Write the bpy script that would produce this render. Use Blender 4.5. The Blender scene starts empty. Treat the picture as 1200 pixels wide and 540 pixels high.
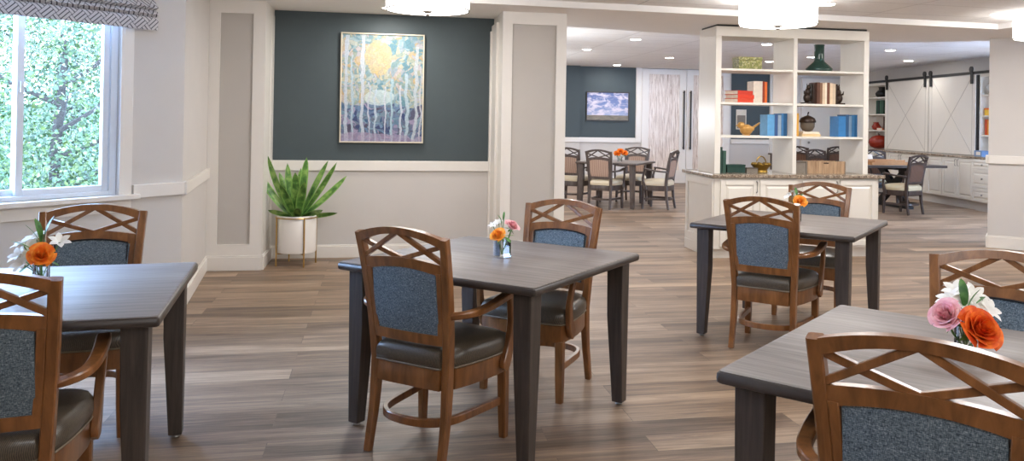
import bpy, bmesh, math, random
from mathutils import Vector, Matrix
PI = math.pi
random.seed(7)
scene = bpy.context.scene
COL = scene.collection

# ------------------------------------------------------------------ mesh builder
class MB:
    def __init__(s): s.v = []; s.f = []; s.mi = []; s.m = 0
    def add(s, vs, fs):
        o = len(s.v); s.v += [tuple(p) for p in vs]
        for f in fs: s.f.append([o + i for i in f]); s.mi.append(s.m)
        return s
    def box(s, x0, x1, y0, y1, z0, z1):
        v = [(x0,y0,z0),(x1,y0,z0),(x1,y1,z0),(x0,y1,z0),(x0,y0,z1),(x1,y0,z1),(x1,y1,z1),(x0,y1,z1)]
        return s.add(v, [(0,3,2,1),(4,5,6,7),(0,1,5,4),(1,2,6,5),(2,3,7,6),(3,0,4,7)])
    def prism(s, poly, z0, z1):
        n = len(poly)
        a = sum(poly[i][0]*poly[(i+1)%n][1]-poly[(i+1)%n][0]*poly[i][1] for i in range(n))
        if a < 0: poly = poly[::-1]
        v = [(x,y,z0) for x,y in poly] + [(x,y,z1) for x,y in poly]
        return s.add(v, [tuple(range(n))[::-1], tuple(range(n,2*n))] + [(i,(i+1)%n,n+(i+1)%n,n+i) for i in range(n)])
    def loft(s, rings, cap=True, closed=True):
        n = len(rings[0]); v = [p for r in rings for p in r]; f = []
        for k in range(len(rings)-1):
            for i in range(n if closed else n-1):
                j = (i+1) % n
                f.append((k*n+i, k*n+j, (k+1)*n+j, (k+1)*n+i))
        if cap:
            f.append(tuple(range(n))[::-1]); f.append(tuple((len(rings)-1)*n+i for i in range(n)))
        return s.add(v, f)
    def bar(s, pts, w, h, side=(1,0,0), ch=.18):
        """rectangular chamfered bar swept along pts; w along side, h across."""
        pts = [Vector(p) for p in pts]; n = len(pts); S = Vector(side).normalized(); R = []
        for i, p in enumerate(pts):
            t = (pts[min(i+1,n-1)] - pts[max(i-1,0)]).normalized()
            sd = (S - t*S.dot(t)).normalized(); u = t.cross(sd)
            a = (w[i] if isinstance(w,(list,tuple)) else w)/2; b = (h[i] if isinstance(h,(list,tuple)) else h)/2
            c = min(a,b)*ch*2*.5
            q = [(a-c,-b),(a,-b+c),(a,b-c),(a-c,b),(-a+c,b),(-a,b-c),(-a,-b+c),(-a+c,-b)]
            R.append([p + sd*x + u*y for x,y in q])
        return s.loft(R)
    def tube(s, pts, r, n=8, cap=True, closed=False):
        pts = [Vector(p) for p in pts]; m = len(pts); R = []
        up = Vector((0,0,1)); 
        for i, p in enumerate(pts):
            a = pts[(i-1)%m] if closed else pts[max(i-1,0)]; b = pts[(i+1)%m] if closed else pts[min(i+1,m-1)]
            t = (b-a).normalized()
            x = t.orthogonal().normalized() if abs(t.dot(up)) > .98 else t.cross(up).normalized()
            y = t.cross(x); rr = r[i] if isinstance(r,(list,tuple)) else r
            R.append([p + x*rr*math.cos(2*PI*k/n) + y*rr*math.sin(2*PI*k/n) for k in range(n)])
        if closed: R.append(R[0]); cap = False
        return s.loft(R, cap)
    def lathe(s, prof, n=24, c=(0,0,0), cap=True):
        R = [[(c[0]+r*math.cos(2*PI*k/n), c[1]+r*math.sin(2*PI*k/n), c[2]+z) for k in range(n)] for r,z in prof]
        return s.loft(R, cap)
    def ball(s, c, rx, ry=None, rz=None, n=12, m=8):
        ry = ry or rx; rz = rz or rx
        R = [[(c[0]+rx*math.sin(PI*j/m)*math.cos(2*PI*k/n), c[1]+ry*math.sin(PI*j/m)*math.sin(2*PI*k/n), c[2]-rz*math.cos(PI*j/m)) for k in range(n)] for j in range(1,m)]
        return s.loft(R)
    def grid(s, f, nu, nv):
        v = [f(i/nu, j/nv) for j in range(nv+1) for i in range(nu+1)]
        return s.add(v, [(j*(nu+1)+i, j*(nu+1)+i+1, (j+1)*(nu+1)+i+1, (j+1)*(nu+1)+i) for j in range(nv) for i in range(nu)])
    def xf(s, M, start=0):
        for i in range(start, len(s.v)): s.v[i] = tuple(M @ Vector(s.v[i]))
        return s
    def obj(s, name, mats, parent=None, smooth=40, bevel=0, seg=2, solid=0, weld=False):
        me = bpy.data.meshes.new(name); me.from_pydata(s.v, [], s.f); me.update()
        if not isinstance(mats, (list,tuple)): mats = [mats]
        for m in mats: me.materials.append(m)
        if len(mats) > 1:
            for p, i in zip(me.polygons, s.mi): p.material_index = i
        if smooth:
            me.polygons.foreach_set('use_smooth', [True]*len(me.polygons)); me.set_sharp_from_angle(angle=math.radians(smooth))
        o = bpy.data.objects.new(name, me); COL.objects.link(o)
        if parent is not None: o.parent = parent
        if solid:
            md = o.modifiers.new('Solidify','SOLIDIFY'); md.thickness = solid; md.offset = 0
        if bevel:
            md = o.modifiers.new('Bevel','BEVEL'); md.width = bevel; md.segments = seg; md.limit_method = 'ANGLE'; md.angle_limit = math.radians(40)
            md.harden_normals = False
        return o

def thing(name, label, cat, loc=(0,0,0), rz=0, group=None):
    o = bpy.data.objects.new(name, None); COL.objects.link(o); o.empty_display_size = .1
    o.location = loc; o.rotation_euler = (0,0,rz); return tag(o, label, cat, group)
def tag(o, label, cat, group=None, kind=None):
    o['label'] = label; o['category'] = cat
    if group: o['group'] = group
    o['kind'] = kind or 'thing'
    return o
def struct(o, label=None):
    o['kind'] = 'structure'
    if label: o['label'] = label; 
    return o
def place(o, loc, rz=0):
    o.location = loc; o.rotation_euler = (0,0,rz); return o
def dup(root, loc, rz, label, group=None, cat=None):
    r = root.copy(); COL.objects.link(r); r.location = loc; r.rotation_euler = (0,0,rz); r['label'] = label
    if group: r['group'] = group
    for ch in list(root.children):
        c = ch.copy(); COL.objects.link(c); c.parent = r
        for g in list(ch.children):
            d = g.copy(); COL.objects.link(d); d.parent = c
    return r

# ------------------------------------------------------------------ materials
def srgb(r, g, b):
    f = lambda c: (c/12.92 if c <= .04045 else ((c+.055)/1.055)**2.4)
    return (f(r/255), f(g/255), f(b/255), 1)
class NT:
    def __init__(s, name):
        s.m = bpy.data.materials.new(name); s.m.use_nodes = True; s.t = s.m.node_tree; s.n = s.t.nodes; s.l = s.t.links
        s.b = s.n['Principled BSDF']
    def node(s, typ, **kw):
        n = s.n.new(typ)
        for k, v in kw.items():
            if k in n.inputs: n.inputs[k].default_value = v
            else: setattr(n, k, v)
        return n
    def link(s, a, b): s.l.new(a, b)
    def coord(s, scale=(1,1,1), rot=(0,0,0), loc=(0,0,0)):
        tc = s.n.new('ShaderNodeTexCoord'); mp = s.n.new('ShaderNodeMapping')
        mp.inputs['Scale'].default_value = scale; mp.inputs['Rotation'].default_value = rot; mp.inputs['Location'].default_value = loc
        s.link(tc.outputs['Object'], mp.inputs['Vector']); return mp.outputs['Vector']
    def noise(s, vec, scale=5, detail=3, rough=.5, dist=0):
        n = s.node('ShaderNodeTexNoise'); n.inputs['Scale'].default_value = scale; n.inputs['Detail'].default_value = detail
        n.inputs['Roughness'].default_value = rough; n.inputs['Distortion'].default_value = dist
        s.link(vec, n.inputs['Vector']); return n.outputs['Fac']
    def ramp(s, fac, stops, interp='LINEAR'):
        n = s.n.new('ShaderNodeValToRGB'); cr = n.color_ramp; cr.interpolation = interp
        while len(cr.elements) < len(stops): cr.elements.new(.5)
        for e, (p, c) in zip(cr.elements, stops): e.position = p; e.color = c
        s.link(fac, n.inputs['Fac']); return n.outputs['Color']
    def math(s, op, a, b=None, c=None):
        n = s.n.new('ShaderNodeMath'); n.operation = op
        for i, x in enumerate((a,b,c)):
            if x is None: continue
            if isinstance(x,(int,float)): n.inputs[i].default_value = x
            else: s.link(x, n.inputs[i])
        return n.outputs[0]
    def mix(s, fac, a, b, blend='MIX'):
        n = s.n.new('ShaderNodeMix'); n.data_type = 'RGBA'; n.blend_type = blend
        for i, x in ((0,fac),(6,a),(7,b)):
            if isinstance(x,(int,float)): n.inputs[i].default_value = x
            elif isinstance(x, tuple): n.inputs[i].default_value = x
            else: s.link(x, n.inputs[i])
        return n.outputs[2]
    def sep(s, vec):
        n = s.n.new('ShaderNodeSeparateXYZ'); s.link(vec, n.inputs[0]); return n.outputs
    def comb(s, x, y, z):
        n = s.n.new('ShaderNodeCombineXYZ')
        for i, q in enumerate((x,y,z)):
            if isinstance(q,(int,float)): n.inputs[i].default_value = q
            else: s.link(q, n.inputs[i])
        return n.outputs[0]
    def bump(s, h, strength=.2, dist=.002):
        n = s.n.new('ShaderNodeBump'); n.inputs['Strength'].default_value = strength; n.inputs['Distance'].default_value = dist
        s.link(h, n.inputs['Height']); s.link(n.outputs['Normal'], s.b.inputs['Normal'])
    def out(s, color=None, rough=.5, spec=.5, metal=0, **kw):
        if color is not None:
            if isinstance(color, tuple): s.b.inputs['Base Color'].default_value = color
            else: s.link(color, s.b.inputs['Base Color'])
        if isinstance(rough,(int,float)): s.b.inputs['Roughness'].default_value = rough
        else: s.link(rough, s.b.inputs['Roughness'])
        s.b.inputs['Specular IOR Level'].default_value = spec; s.b.inputs['Metallic'].default_value = metal
        for k, v in kw.items(): s.b.inputs[k.replace('_',' ')].default_value = v
        return s.m
def plain(name, col, rough=.5, spec=.5, metal=0, var=.06, scale=8, **kw):
    t = NT(name); n = t.noise(t.coord(), scale, 4)
    d = tuple(c*(1-var) for c in col[:3])+(1,); l = tuple(min(1,c*(1+var)) for c in col[:3])+(1,)
    return t.out(t.ramp(n, [(.3,d),(.7,l)]), rough, spec, metal, **kw)
def woodmat(name, dark, light, rough=.3, scale=(30,30,4), spec=.5, coat=0):
    t = NT(name); n = t.noise(t.coord(scale), 1.0, 5, .6, .6)
    m = t.out(t.ramp(n, [(.3,dark),(.7,light)]), rough, spec)
    t.b.inputs['Coat Weight'].default_value = coat; t.b.inputs['Coat Roughness'].default_value = .15
    return m

M = {}
M['wall'] = plain('warm grey wall paint', srgb(204,200,196), .6, .25, var=.015, scale=3)
M['panel'] = plain('taupe panel paint', srgb(190,185,179), .6, .25, var=.015, scale=3)
M['trim'] = plain('off white trim paint', srgb(228,224,218), .35, .4, var=.01)
M['teal'] = plain('slate teal paint', srgb(74,84,88), .55, .25, var=.02)
M['white'] = plain('cabinet white paint', srgb(226,222,214), .35, .4, var=.01)
M['vinyl_white'] = plain('white vinyl window frame', srgb(225,232,240), .3, .5, var=.01)
M['black'] = plain('black iron', srgb(22,22,23), .45, .4)
M['darkmetal'] = plain('dark bronze metal', srgb(70,62,56), .35, .5, .6)
M['brass'] = plain('brushed brass', srgb(190,155,95), .3, .5, .9)
M['nickel'] = plain('brushed nickel', srgb(150,146,140), .3, .5, .9)
M['champagne'] = plain('champagne frame', srgb(205,196,176), .4, .5, .3)
M['pot'] = plain('white ceramic', srgb(236,232,226), .3, .5, var=.01)
M['soil'] = plain('dark potting soil', srgb(50,38,28), .9, .1, var=.4, scale=80)
def ceiling_mat():
    t = NT('white acoustic ceiling tile'); v = t.coord()
    br = t.node('ShaderNodeTexBrick'); t.link(v, br.inputs['Vector']); br.offset = 0
    br.inputs['Scale'].default_value = 1; br.inputs['Brick Width'].default_value = 1.22; br.inputs['Row Height'].default_value = .61; br.inputs['Mortar Size'].default_value = .006
    br.inputs['Color1'].default_value = srgb(246,246,246); br.inputs['Color2'].default_value = srgb(242,242,242); br.inputs['Mortar'].default_value = srgb(200,199,198)
    sp = t.noise(t.coord((14,60,1)), 1.5, 4)
    c = t.mix(.10, br.outputs['Color'], t.ramp(sp, [(.35,srgb(170,168,168)),(.65,srgb(255,255,255))]), 'MULTIPLY')
    t.bump(sp, .15, .004)
    return t.out(c, .8, .2)
M['ceil'] = ceiling_mat()
M['soffit'] = plain('soffit paint', srgb(243,241,239), .7, .2, var=.01)
def floor_mat():
    t = NT('grey brown plank floor'); v = t.coord()
    br = t.node('ShaderNodeTexBrick'); t.link(v, br.inputs['Vector']); br.offset = .37; br.offset_frequency = 2
    for k, x in (('Scale',1),('Brick Width',1.22),('Row Height',.178),('Mortar Size',.0016),('Mortar Smooth',.1),('Bias',0)): br.inputs[k].default_value = x
    br.inputs['Color1'].default_value = (0,0,0,1); br.inputs['Color2'].default_value = (1,1,1,1); br.inputs['Mortar'].default_value = (.5,.5,.5,1)
    # offset the grain for each plank so that it breaks at the joints
    s3 = t.sep(v); off = t.math('MULTIPLY', br.outputs['Color'], 37.0)
    g = t.comb(t.math('ADD', t.math('MULTIPLY', s3[0], 1.6), off), t.math('MULTIPLY', s3[1], 34), off)
    n1 = t.noise(g, 1.0, 8, .72, 1.6)
    g2 = t.comb(t.math('ADD', t.math('MULTIPLY', s3[0], .8), off), t.math('MULTIPLY', s3[1], 7), off)
    n2 = t.noise(g2, 1.0, 3, .5, .6)
    f = t.math('ADD', t.math('MULTIPLY', n1, .55), t.math('ADD', t.math('MULTIPLY', n2, .40), t.math('MULTIPLY', br.outputs['Color'], .14)))
    c = t.ramp(f, [(.30,srgb(48,37,29)),(.43,srgb(92,74,59)),(.55,srgb(131,108,88)),(.70,srgb(178,152,126))])
    c = t.mix(t.math('MULTIPLY', br.outputs['Fac'], .55), c, srgb(60,48,40))
    t.bump(n1, .08, .002)
    r = t.math('ADD', .36, t.math('MULTIPLY', n1, .14))
    return t.out(c, r, .45)
M['floor'] = floor_mat()
def table_mat():
    t = NT('taupe stained table wood')
    n = t.noise(t.coord((2.2,42,20)), 1.0, 6, .65, .5); n2 = t.noise(t.coord((1,5,5)), 1.2, 2)
    f = t.math('ADD', t.math('MULTIPLY', n, .7), t.math('MULTIPLY', n2, .3))
    c = t.ramp(f, [(.34,srgb(100,91,85)),(.52,srgb(125,115,108)),(.68,srgb(143,133,126))])
    t.bump(n, .05, .001)
    return t.out(c, .46, .5)
M['tabletop'] = table_mat()
M['tableleg'] = woodmat('dark taupe leg wood', srgb(50,43,39), srgb(78,68,61), .45, (50,50,3))
M['tableedge'] = woodmat('dark table edge wood', srgb(52,45,42), srgb(74,66,61), .35, (3,3,40))
M['chairwood'] = woodmat('walnut brown chair wood', srgb(100,61,30), srgb(146,95,52), .28, (26,26,5), .5, .3)
M['chairbrown'] = woodmat('dark brown chair wood', srgb(40,29,24), srgb(66,50,42), .35, (26,26,5))
M['cream_dark'] = plain('dull cream vinyl', srgb(180,164,132), .4, .5, var=.04)
M['chairdark'] = woodmat('espresso chair wood', srgb(70,60,56), srgb(100,89,83), .35, (26,26,5))
def tweed(name, stops):
    t = NT(name)
    a = t.noise(t.coord((620,300,110)), 1.0, 3, .7); b = t.noise(t.coord((110,300,620)), 1.0, 2, .6)
    c = t.math('ADD', t.math('MULTIPLY', a, .5), t.math('MULTIPLY', b, .5))
    t.bump(c, .4, .002)
    return t.out(t.ramp(c, stops), .9, .15)
M['tweed'] = tweed('blue grey tweed', [(.36,srgb(46,55,63)),(.5,srgb(92,105,114)),(.64,srgb(152,161,166))])
M['piping_dark'] = plain('dark welt', srgb(40,38,40), .7, .2)
M['welt'] = plain('tan welt', srgb(120,105,86), .5, .4)
def vinyl():
    t = NT('bronze woven vinyl'); v = t.coord((1,1,1),(0,0,PI/4))
    w1 = t.node('ShaderNodeTexWave', wave_type='BANDS'); w1.inputs['Scale'].default_value = 80; w1.inputs['Distortion'].default_value = .3; t.link(v, w1.inputs['Vector'])
    n = t.noise(t.coord(), 150, 2)
    h = t.math('ADD', t.math('MULTIPLY', w1.outputs['Fac'], .5), t.math('MULTIPLY', n, .5))
    t.bump(h, .2, .001)
    return t.out(t.ramp(h, [(.25,srgb(54,47,40)),(.8,srgb(100,88,72))]), .33, .6)
M['vinyl'] = vinyl()
M['cream'] = plain('cream vinyl', srgb(214,200,172), .4, .5, var=.04)
def stripe(name, a, b):
    t = NT(name); s = t.sep(t.coord()); x = t.math('PINGPONG', s[0], .014); x = t.math('GREATER_THAN', x, .007)
    return t.out(t.mix(x, a, b), .8, .2)
M['stripe'] = stripe('tan striped fabric', srgb(150,122,106), srgb(186,160,142))
M['stripe_brown'] = stripe('brown striped fabric', srgb(74,52,40), srgb(104,76,60))
def granite():
    t = NT('speckled granite'); n = t.noise(t.coord(), 90, 4, .7); n2 = t.noise(t.coord(), 25, 2)
    f = t.math('ADD', t.math('MULTIPLY', n, .7), t.math('MULTIPLY', n2, .3))
    return t.out(t.ramp(f, [(.36,srgb(50,42,36)),(.46,srgb(120,105,90)),(.55,srgb(170,155,138)),(.66,srgb(215,205,190))]), .2, .5)
M['granite'] = granite()
def glassmat(name, tint=(1,1,1,1), ior=1.45):
    m = bpy.data.materials.new(name); m.use_nodes = True; n = m.node_tree.nodes; l = m.node_tree.links
    n.remove(n['Principled BSDF']); o = n['Material Output']
    tr = n.new('ShaderNodeBsdfTransparent'); tr.inputs[0].default_value = tint
    gl = n.new('ShaderNodeBsdfGlossy'); gl.inputs['Roughness'].default_value = .02
    fr = n.new('ShaderNodeFresnel'); fr.inputs[0].default_value = ior; mx = n.new('ShaderNodeMixShader')
    l.new(fr.outputs[0], mx.inputs[0]); l.new(tr.outputs[0], mx.inputs[1]); l.new(gl.outputs[0], mx.inputs[2]); l.new(mx.outputs[0], o.inputs[0])
    return m
M['pane'] = glassmat('window glass', (.97,.99,1,1), 1.1)
M['vase'] = glassmat('clear vase glass', (.985,.99,.99,1))
M['water'] = glassmat('vase water', (.97,.985,.985,1))
def emis(name, col, st):
    t = NT(name); m = t.out(col, .5)
    t.b.inputs['Emission Color'].default_value = col; t.b.inputs['Emission Strength'].default_value = st
    return m
M['can'] = emis('recessed lamp lens', (1,.94,.86,1), 26)
M['drum'] = emis('lit drum shade', (1,.97,.94,1), 5.0)
M['drumlens'] = emis('lit drum diffuser', (1,.97,.94,1), 5.0)
def leafmat(name, a, b, transl=.3):
    t = NT(name); n = t.noise(t.coord(), 30, 3)
    m = t.out(t.ramp(n, [(.35,a),(.65,b)]), .45, .4)
    t.b.inputs['Transmission Weight'].default_value = 0
    t.b.inputs['Subsurface Weight'].default_value = 0
    return m
M['leaf'] = leafmat('bouquet leaf green', srgb(52,98,48), srgb(98,146,74))
M['stem'] = plain('green stem', srgb(84,124,62), .5)
def rose(name, a, b): 
    t = NT(name); n = t.noise(t.coord(), 40, 3)
    return t.out(t.ramp(n, [(.35,a),(.65,b)]), .55, .3)
M['rose_orange'] = rose('orange rose petals', srgb(236,108,28), srgb(250,160,52))
M['rose_deep'] = rose('deep orange rose petals', srgb(222,76,26), srgb(246,126,40))
M['rose_yellow'] = rose('golden orange rose petals', srgb(246,150,40), srgb(252,192,84))
M['rose_pink'] = rose('pink rose petals', srgb(236,168,180), srgb(248,208,208))
M['petal_white'] = rose('white petals', srgb(236,232,226), srgb(250,248,242))
def zleaf():
    t = NT('variegated green leaf'); s = t.sep(t.coord()); n = t.noise(t.coord((1,1,1)), 14, 4)
    return t.out(t.ramp(n, [(.32,srgb(44,84,38)),(.5,srgb(84,130,58)),(.64,srgb(140,176,92))]), .35, .5)
M['zleaf'] = zleaf()
M['zedge'] = plain('pale leaf blade', srgb(128,170,86), .4, .4, var=.15, scale=20)
M['tree_leaf'] = leafmat('spring tree leaves', srgb(34,48,26), srgb(56,74,38))
M['tree_leaf2'] = leafmat('bright tree leaves', srgb(62,78,38), srgb(92,100,50))
M['bark'] = plain('tree bark', srgb(60,54,48), .9, .1, var=.3, scale=30)
M['grass'] = plain('lawn grass', srgb(44,66,38), .9, .1, var=.2, scale=6)
def shade_mat():
    # diagonal basket weave: pale bands with dark outlines
    t = NT('basket weave shade fabric'); s = t.sep(t.coord((1,1,1)))
    x, z = s[0], s[2]
    p = t.math('MULTIPLY', t.math('ADD', x, z), 1/.10); q = t.math('MULTIPLY', t.math('SUBTRACT', x, z), 1/.10)
    fp = t.math('FLOOR', p); fq = t.math('FLOOR', q)
    par = t.math('MODULO', t.math('ABSOLUTE', t.math('ADD', fp, fq)), 2.0)
    lp = t.math('FRACT', t.math('MULTIPLY', p, 3)); lq = t.math('FRACT', t.math('MULTIPLY', q, 3))
    a = t.math('LESS_THAN', t.math('PINGPONG', t.math('SUBTRACT', lp, .0), .5), .13)
    b = t.math('LESS_THAN', t.math('PINGPONG', t.math('SUBTRACT', lq, .0), .5), .13)
    line = t.math('ADD', t.math('MULTIPLY', a, par), t.math('MULTIPLY', b, t.math('SUBTRACT', 1.0, par)))
    return t.out(t.mix(line, srgb(200,198,200), srgb(78,76,84)), .85, .15)
M['shade'] = shade_mat()
def painting():
    t = NT('abstract forest canvas'); v = t.coord(); s = t.sep(v)   # canvas local: x -.42...42, z 0..1.12
    x, z = s[0], s[2]
    wob = t.noise(v, 5, 3); vw = t.node('ShaderNodeVectorMath', operation='ADD'); 
    nc = t.node('ShaderNodeTexNoise'); nc.inputs['Scale'].default_value = 4; t.link(v, nc.inputs['Vector'])
    sc = t.node('ShaderNodeVectorMath', operation='SCALE'); sc.inputs['Scale'].default_value = .30; t.link(nc.outputs['Color'], sc.inputs[0])
    t.link(v, vw.inputs[0]); t.link(sc.outputs[0], vw.inputs[1])
    vo = t.node('ShaderNodeTexVoronoi'); vo.inputs['Scale'].default_value = 12; t.link(vw.outputs[0], vo.inputs['Vector'])
    vo2 = t.node('ShaderNodeTexVoronoi'); vo2.inputs['Scale'].default_value = 21; t.link(vw.outputs[0], vo2.inputs['Vector'])
    r = t.sep(t.mix(.45, vo.outputs['Color'], vo2.outputs['Color']))
    up = t.ramp(r[0], [(.15,srgb(108,150,164)),(.3,srgb(168,190,198)),(.42,srgb(196,190,166)),(.52,srgb(146,166,156)),(.62,srgb(120,158,172)),(.74,srgb(192,186,192)),(.85,srgb(196,174,132))])
    lo = t.ramp(r[1], [(.15,srgb(64,78,120)),(.3,srgb(118,146,178)),(.42,srgb(86,80,104)),(.54,srgb(140,172,188)),(.66,srgb(62,94,130)),(.8,srgb(160,150,178))])
    f = t.math('SMOOTH_MIN', t.math('MAXIMUM', t.math('MULTIPLY_ADD', z, -2.0, 1.25), 0.0), 1.0, .1)
    f = t.math('GREATER_THAN', t.math('ADD', f, t.math('MULTIPLY', wob, .5)), .72)
    c = t.mix(f, up, lo)
    # sunlit patch
    dx = t.math('MULTIPLY', t.math('SUBTRACT', x, -.04), 3.2); dz = t.math('MULTIPLY', t.math('SUBTRACT', z, .88), 2.6)
    d = t.math('ADD', t.math('MULTIPLY', dx, dx), t.math('MULTIPLY', dz, dz))
    c = t.mix(t.math('MULTIPLY', t.math('LESS_THAN', d, t.math('MULTIPLY', wob, .40)), .6), c, srgb(216,190,134))
    dz2 = t.math('MULTIPLY', t.math('SUBTRACT', z, .47), 5.5); d2 = t.math('ADD', t.math('MULTIPLY', dx, dx), t.math('MULTIPLY', dz2, dz2))
    c = t.mix(t.math('MULTIPLY', t.math('LESS_THAN', d2, t.math('MULTIPLY', wob, .4)), .7), c, srgb(206,222,224))
    ed = t.node('ShaderNodeTexVoronoi', feature='DISTANCE_TO_EDGE'); ed.inputs['Scale'].default_value = 12; t.link(vw.outputs[0], ed.inputs['Vector'])
    c = t.mix(t.math('MULTIPLY', t.math('LESS_THAN', ed.outputs['Distance'], .025), .22), c, srgb(120,128,140))
    wx = t.math('ADD', x, t.math('MULTIPLY', t.math('SUBTRACT', wob, .5), .10))
    for px, w, col, top in ((-.36,.016,(196,206,220),1.1),(-.30,.010,(180,200,214),.9),(-.20,.017,(202,210,222),1.12),(-.13,.007,(196,200,214),.62),(-.07,.009,(190,206,222),.55),(.03,.007,(210,214,226),.58),(.10,.011,(176,204,216),.66),(.19,.010,(206,212,224),.6),(.25,.014,(188,208,220),.72),(.34,.016,(196,206,214),1.0),(.39,.008,(204,206,214),.8)):
        k = t.math('LESS_THAN', t.math('ABSOLUTE', t.math('SUBTRACT', wx, px)), w)
        k = t.math('MULTIPLY', k, t.math('LESS_THAN', z, top))
        c = t.mix(t.math('MULTIPLY', k, .85), c, srgb(*col))
    bt = t.math('LESS_THAN', t.math('ADD', z, t.math('MULTIPLY', wob, .2)), .19)
    c = t.mix(t.math('MULTIPLY', bt, .6), c, srgb(176,158,186))
    br = t.noise(t.coord((1,1,1)), 60, 3)
    c = t.mix(.35, c, t.ramp(br, [(.3,srgb(150,150,150)),(.7,srgb(255,255,255))]), 'MULTIPLY')
    return t.out(t.mix(1.0, c, (.86,.87,.88,1), 'MULTIPLY'), .6, .3)
M['painting'] = painting()
def cloudpic():
    t = NT('cloudy sky canvas'); v = t.coord(); s = t.sep(v); z = s[2]
    n = t.noise(t.coord((3.2,3,7)), 1.4, 6, .6, .4)
    sky = t.ramp(z, [(.0,srgb(176,186,214)),(.35,srgb(120,138,186)),(.68,srgb(92,108,158))])
    cl = t.ramp(n, [(.46,(0,0,0,1)),(.60,(1,1,1,1))])
    c = t.mix(cl, sky, srgb(214,208,222))
    c = t.mix(t.math('LESS_THAN', z, .13), c, t.ramp(t.noise(t.coord((3,3,30)),2,3), [(.3,srgb(96,98,92)),(.7,srgb(150,140,128))]))
    return t.out(c, .6, .3)
M['clouds'] = cloudpic()
def reedglass():
    t = NT('reed patterned resin panel')
    n = t.noise(t.coord((60,60,2.2)), 1.0, 4, .7, .8)
    c = t.ramp(n, [(.36,srgb(150,124,104)),(.48,srgb(214,196,180)),(.6,srgb(240,230,220))])
    t.b.inputs['Transmission Weight'].default_value = 0
    return t.out(c, .3, .5)
M['reed'] = reedglass()
def box_gold():
    t = NT('gold green mosaic'); v = t.node('ShaderNodeTexVoronoi'); v.inputs['Scale'].default_value = 70; t.link(t.coord(), v.inputs['Vector'])
    r = t.sep(v.outputs['Color'])
    return t.out(t.ramp(r[0], [(0,srgb(120,124,60)),(.4,srgb(150,148,86)),(.7,srgb(180,174,130)),(.9,srgb(98,104,60))],'CONSTANT'), .35, .5)
M['mosaic'] = box_gold()
def simple(name, rgb, rough=.5, metal=0, spec=.4): return plain(name, srgb(*rgb), rough, spec, metal, .08, 20)
M['gold'] = simple('antique gold', (150,120,52), .35, .7)
M['tan_gold'] = simple('carved tan gold', (190,144,78), .4, .3)
M['green_glaze'] = simple('dark green glaze', (42,68,62), .2)
M['bronze'] = simple('dark bronze', (52,38,30), .4, .3)
M['acorn'] = simple('weathered brown', (98,88,78), .6)
M['paper'] = simple('book pages', (226,218,204), .7)
M['crate_wood'] = NT('slatted crate wood'); 
_t = M['crate_wood']; _s = _t.sep(_t.coord()); _k = _t.math('GREATER_THAN', _t.math('PINGPONG', _s[0], .022), .0015)
_n = _t.noise(_t.coord((30,30,4)), 1.0, 4)
M['crate_wood'] = _t.out(_t.mix(_k, srgb(92,70,54), _t.ramp(_n, [(.3,srgb(150,120,92)),(.7,srgb(196,166,134))])), .6, .3)
M['crate_side'] = simple('grey crate side', (128,120,110), .7)
M['traywood'] = simple('tan tray wood', (176,128,84), .5)
M['pumpkin'] = simple('red orange glaze', (140,44,28), .25)
M['orange'] = simple('orange cloth cover', (214,104,40), .6)
M['yellow'] = simple('yellow box card', (222,182,60), .6)
M['globe_grey'] = simple('pale grey glass', (176,178,178), .25)
M['bluebox'] = simple('blue white card', (110,140,180), .5)

# ------------------------------------------------------------------ layout constants (metres, camera at the origin looking along +Y)
P0 = Vector((-1.38, 6.28)); DB = Vector((-.690, -.724)).normalized()        # bay wall starts at P0 and runs along DB
NB = Vector((-DB.y, DB.x)) ;  NB = NB if NB.x > 0 else -NB                   # bay wall normal, into the room
BAY_ROT = math.atan2(DB.y, DB.x)
BAY_L = 3.2
PB = P0 + DB*BAY_L
def bayM():  # local: x along DB from P0, y out of the room (positive = outside), z up
    m = Matrix.Identity(4); m[0][0], m[1][0] = DB.x, DB.y; m[0][1], m[1][1] = -NB.x, -NB.y
    m[0][3], m[1][3] = P0.x, P0.y
    return m

# ------------------------------------------------------------------ floor and ceilings
floor_poly = [(-1.66,6.30),(PB.x-.12,PB.y+.04),(-3.72,-4.1),(8.9,-4.1),(8.9,6.9),(10.6,7.2),(11.2,11.9),(12.0,19.0),(1.6,19.0),(1.6,9.0),(-1.75,9.0)]
o = MB().prism(floor_poly, -.12, 0).obj('floor', M['floor'], smooth=0); struct(o, 'grey-brown wood plank floor running through all the rooms')
stepY = lambda x: 7.44 + .044*(x-.41)
o = MB().prism([(-1.5,stepY(-1.5)),(-3.8,4.2),(-3.8,-4.1),(6.58,-4.1),(6.58,stepY(6.58))], 2.56, 2.70).obj('ceiling', M['ceil'], smooth=0); struct(o)
o = MB().prism([(-1.75,9.0),(-1.75,6.9),(-1.5,stepY(-1.5)),(6.58,stepY(6.58)),(6.58,-4.1),(9.0,-4.1),(9.0,9.3),(3.74,9.35),(2.3,9.03)], 2.50, 2.70).obj('ceiling.001', M['soffit'], smooth=0); struct(o, 'lower soffit between the dining room and the far room')
mb = MB(); mb.prism([(-1.75,6.2),(-1.40,6.2),(-1.40,stepY(-1.4)),(-1.75,stepY(-1.4))], 2.50, 2.70)
mb.prism([(P0.x-.3,P0.y+.05),(P0.x+.1,P0.y-.12),(PB.x+.12,PB.y-.1),(PB.x-.2,PB.y+.1)], 2.505, 2.70)
mb.obj('ceiling.002', M['soffit'], smooth=0)['kind'] = 'structure'
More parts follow.
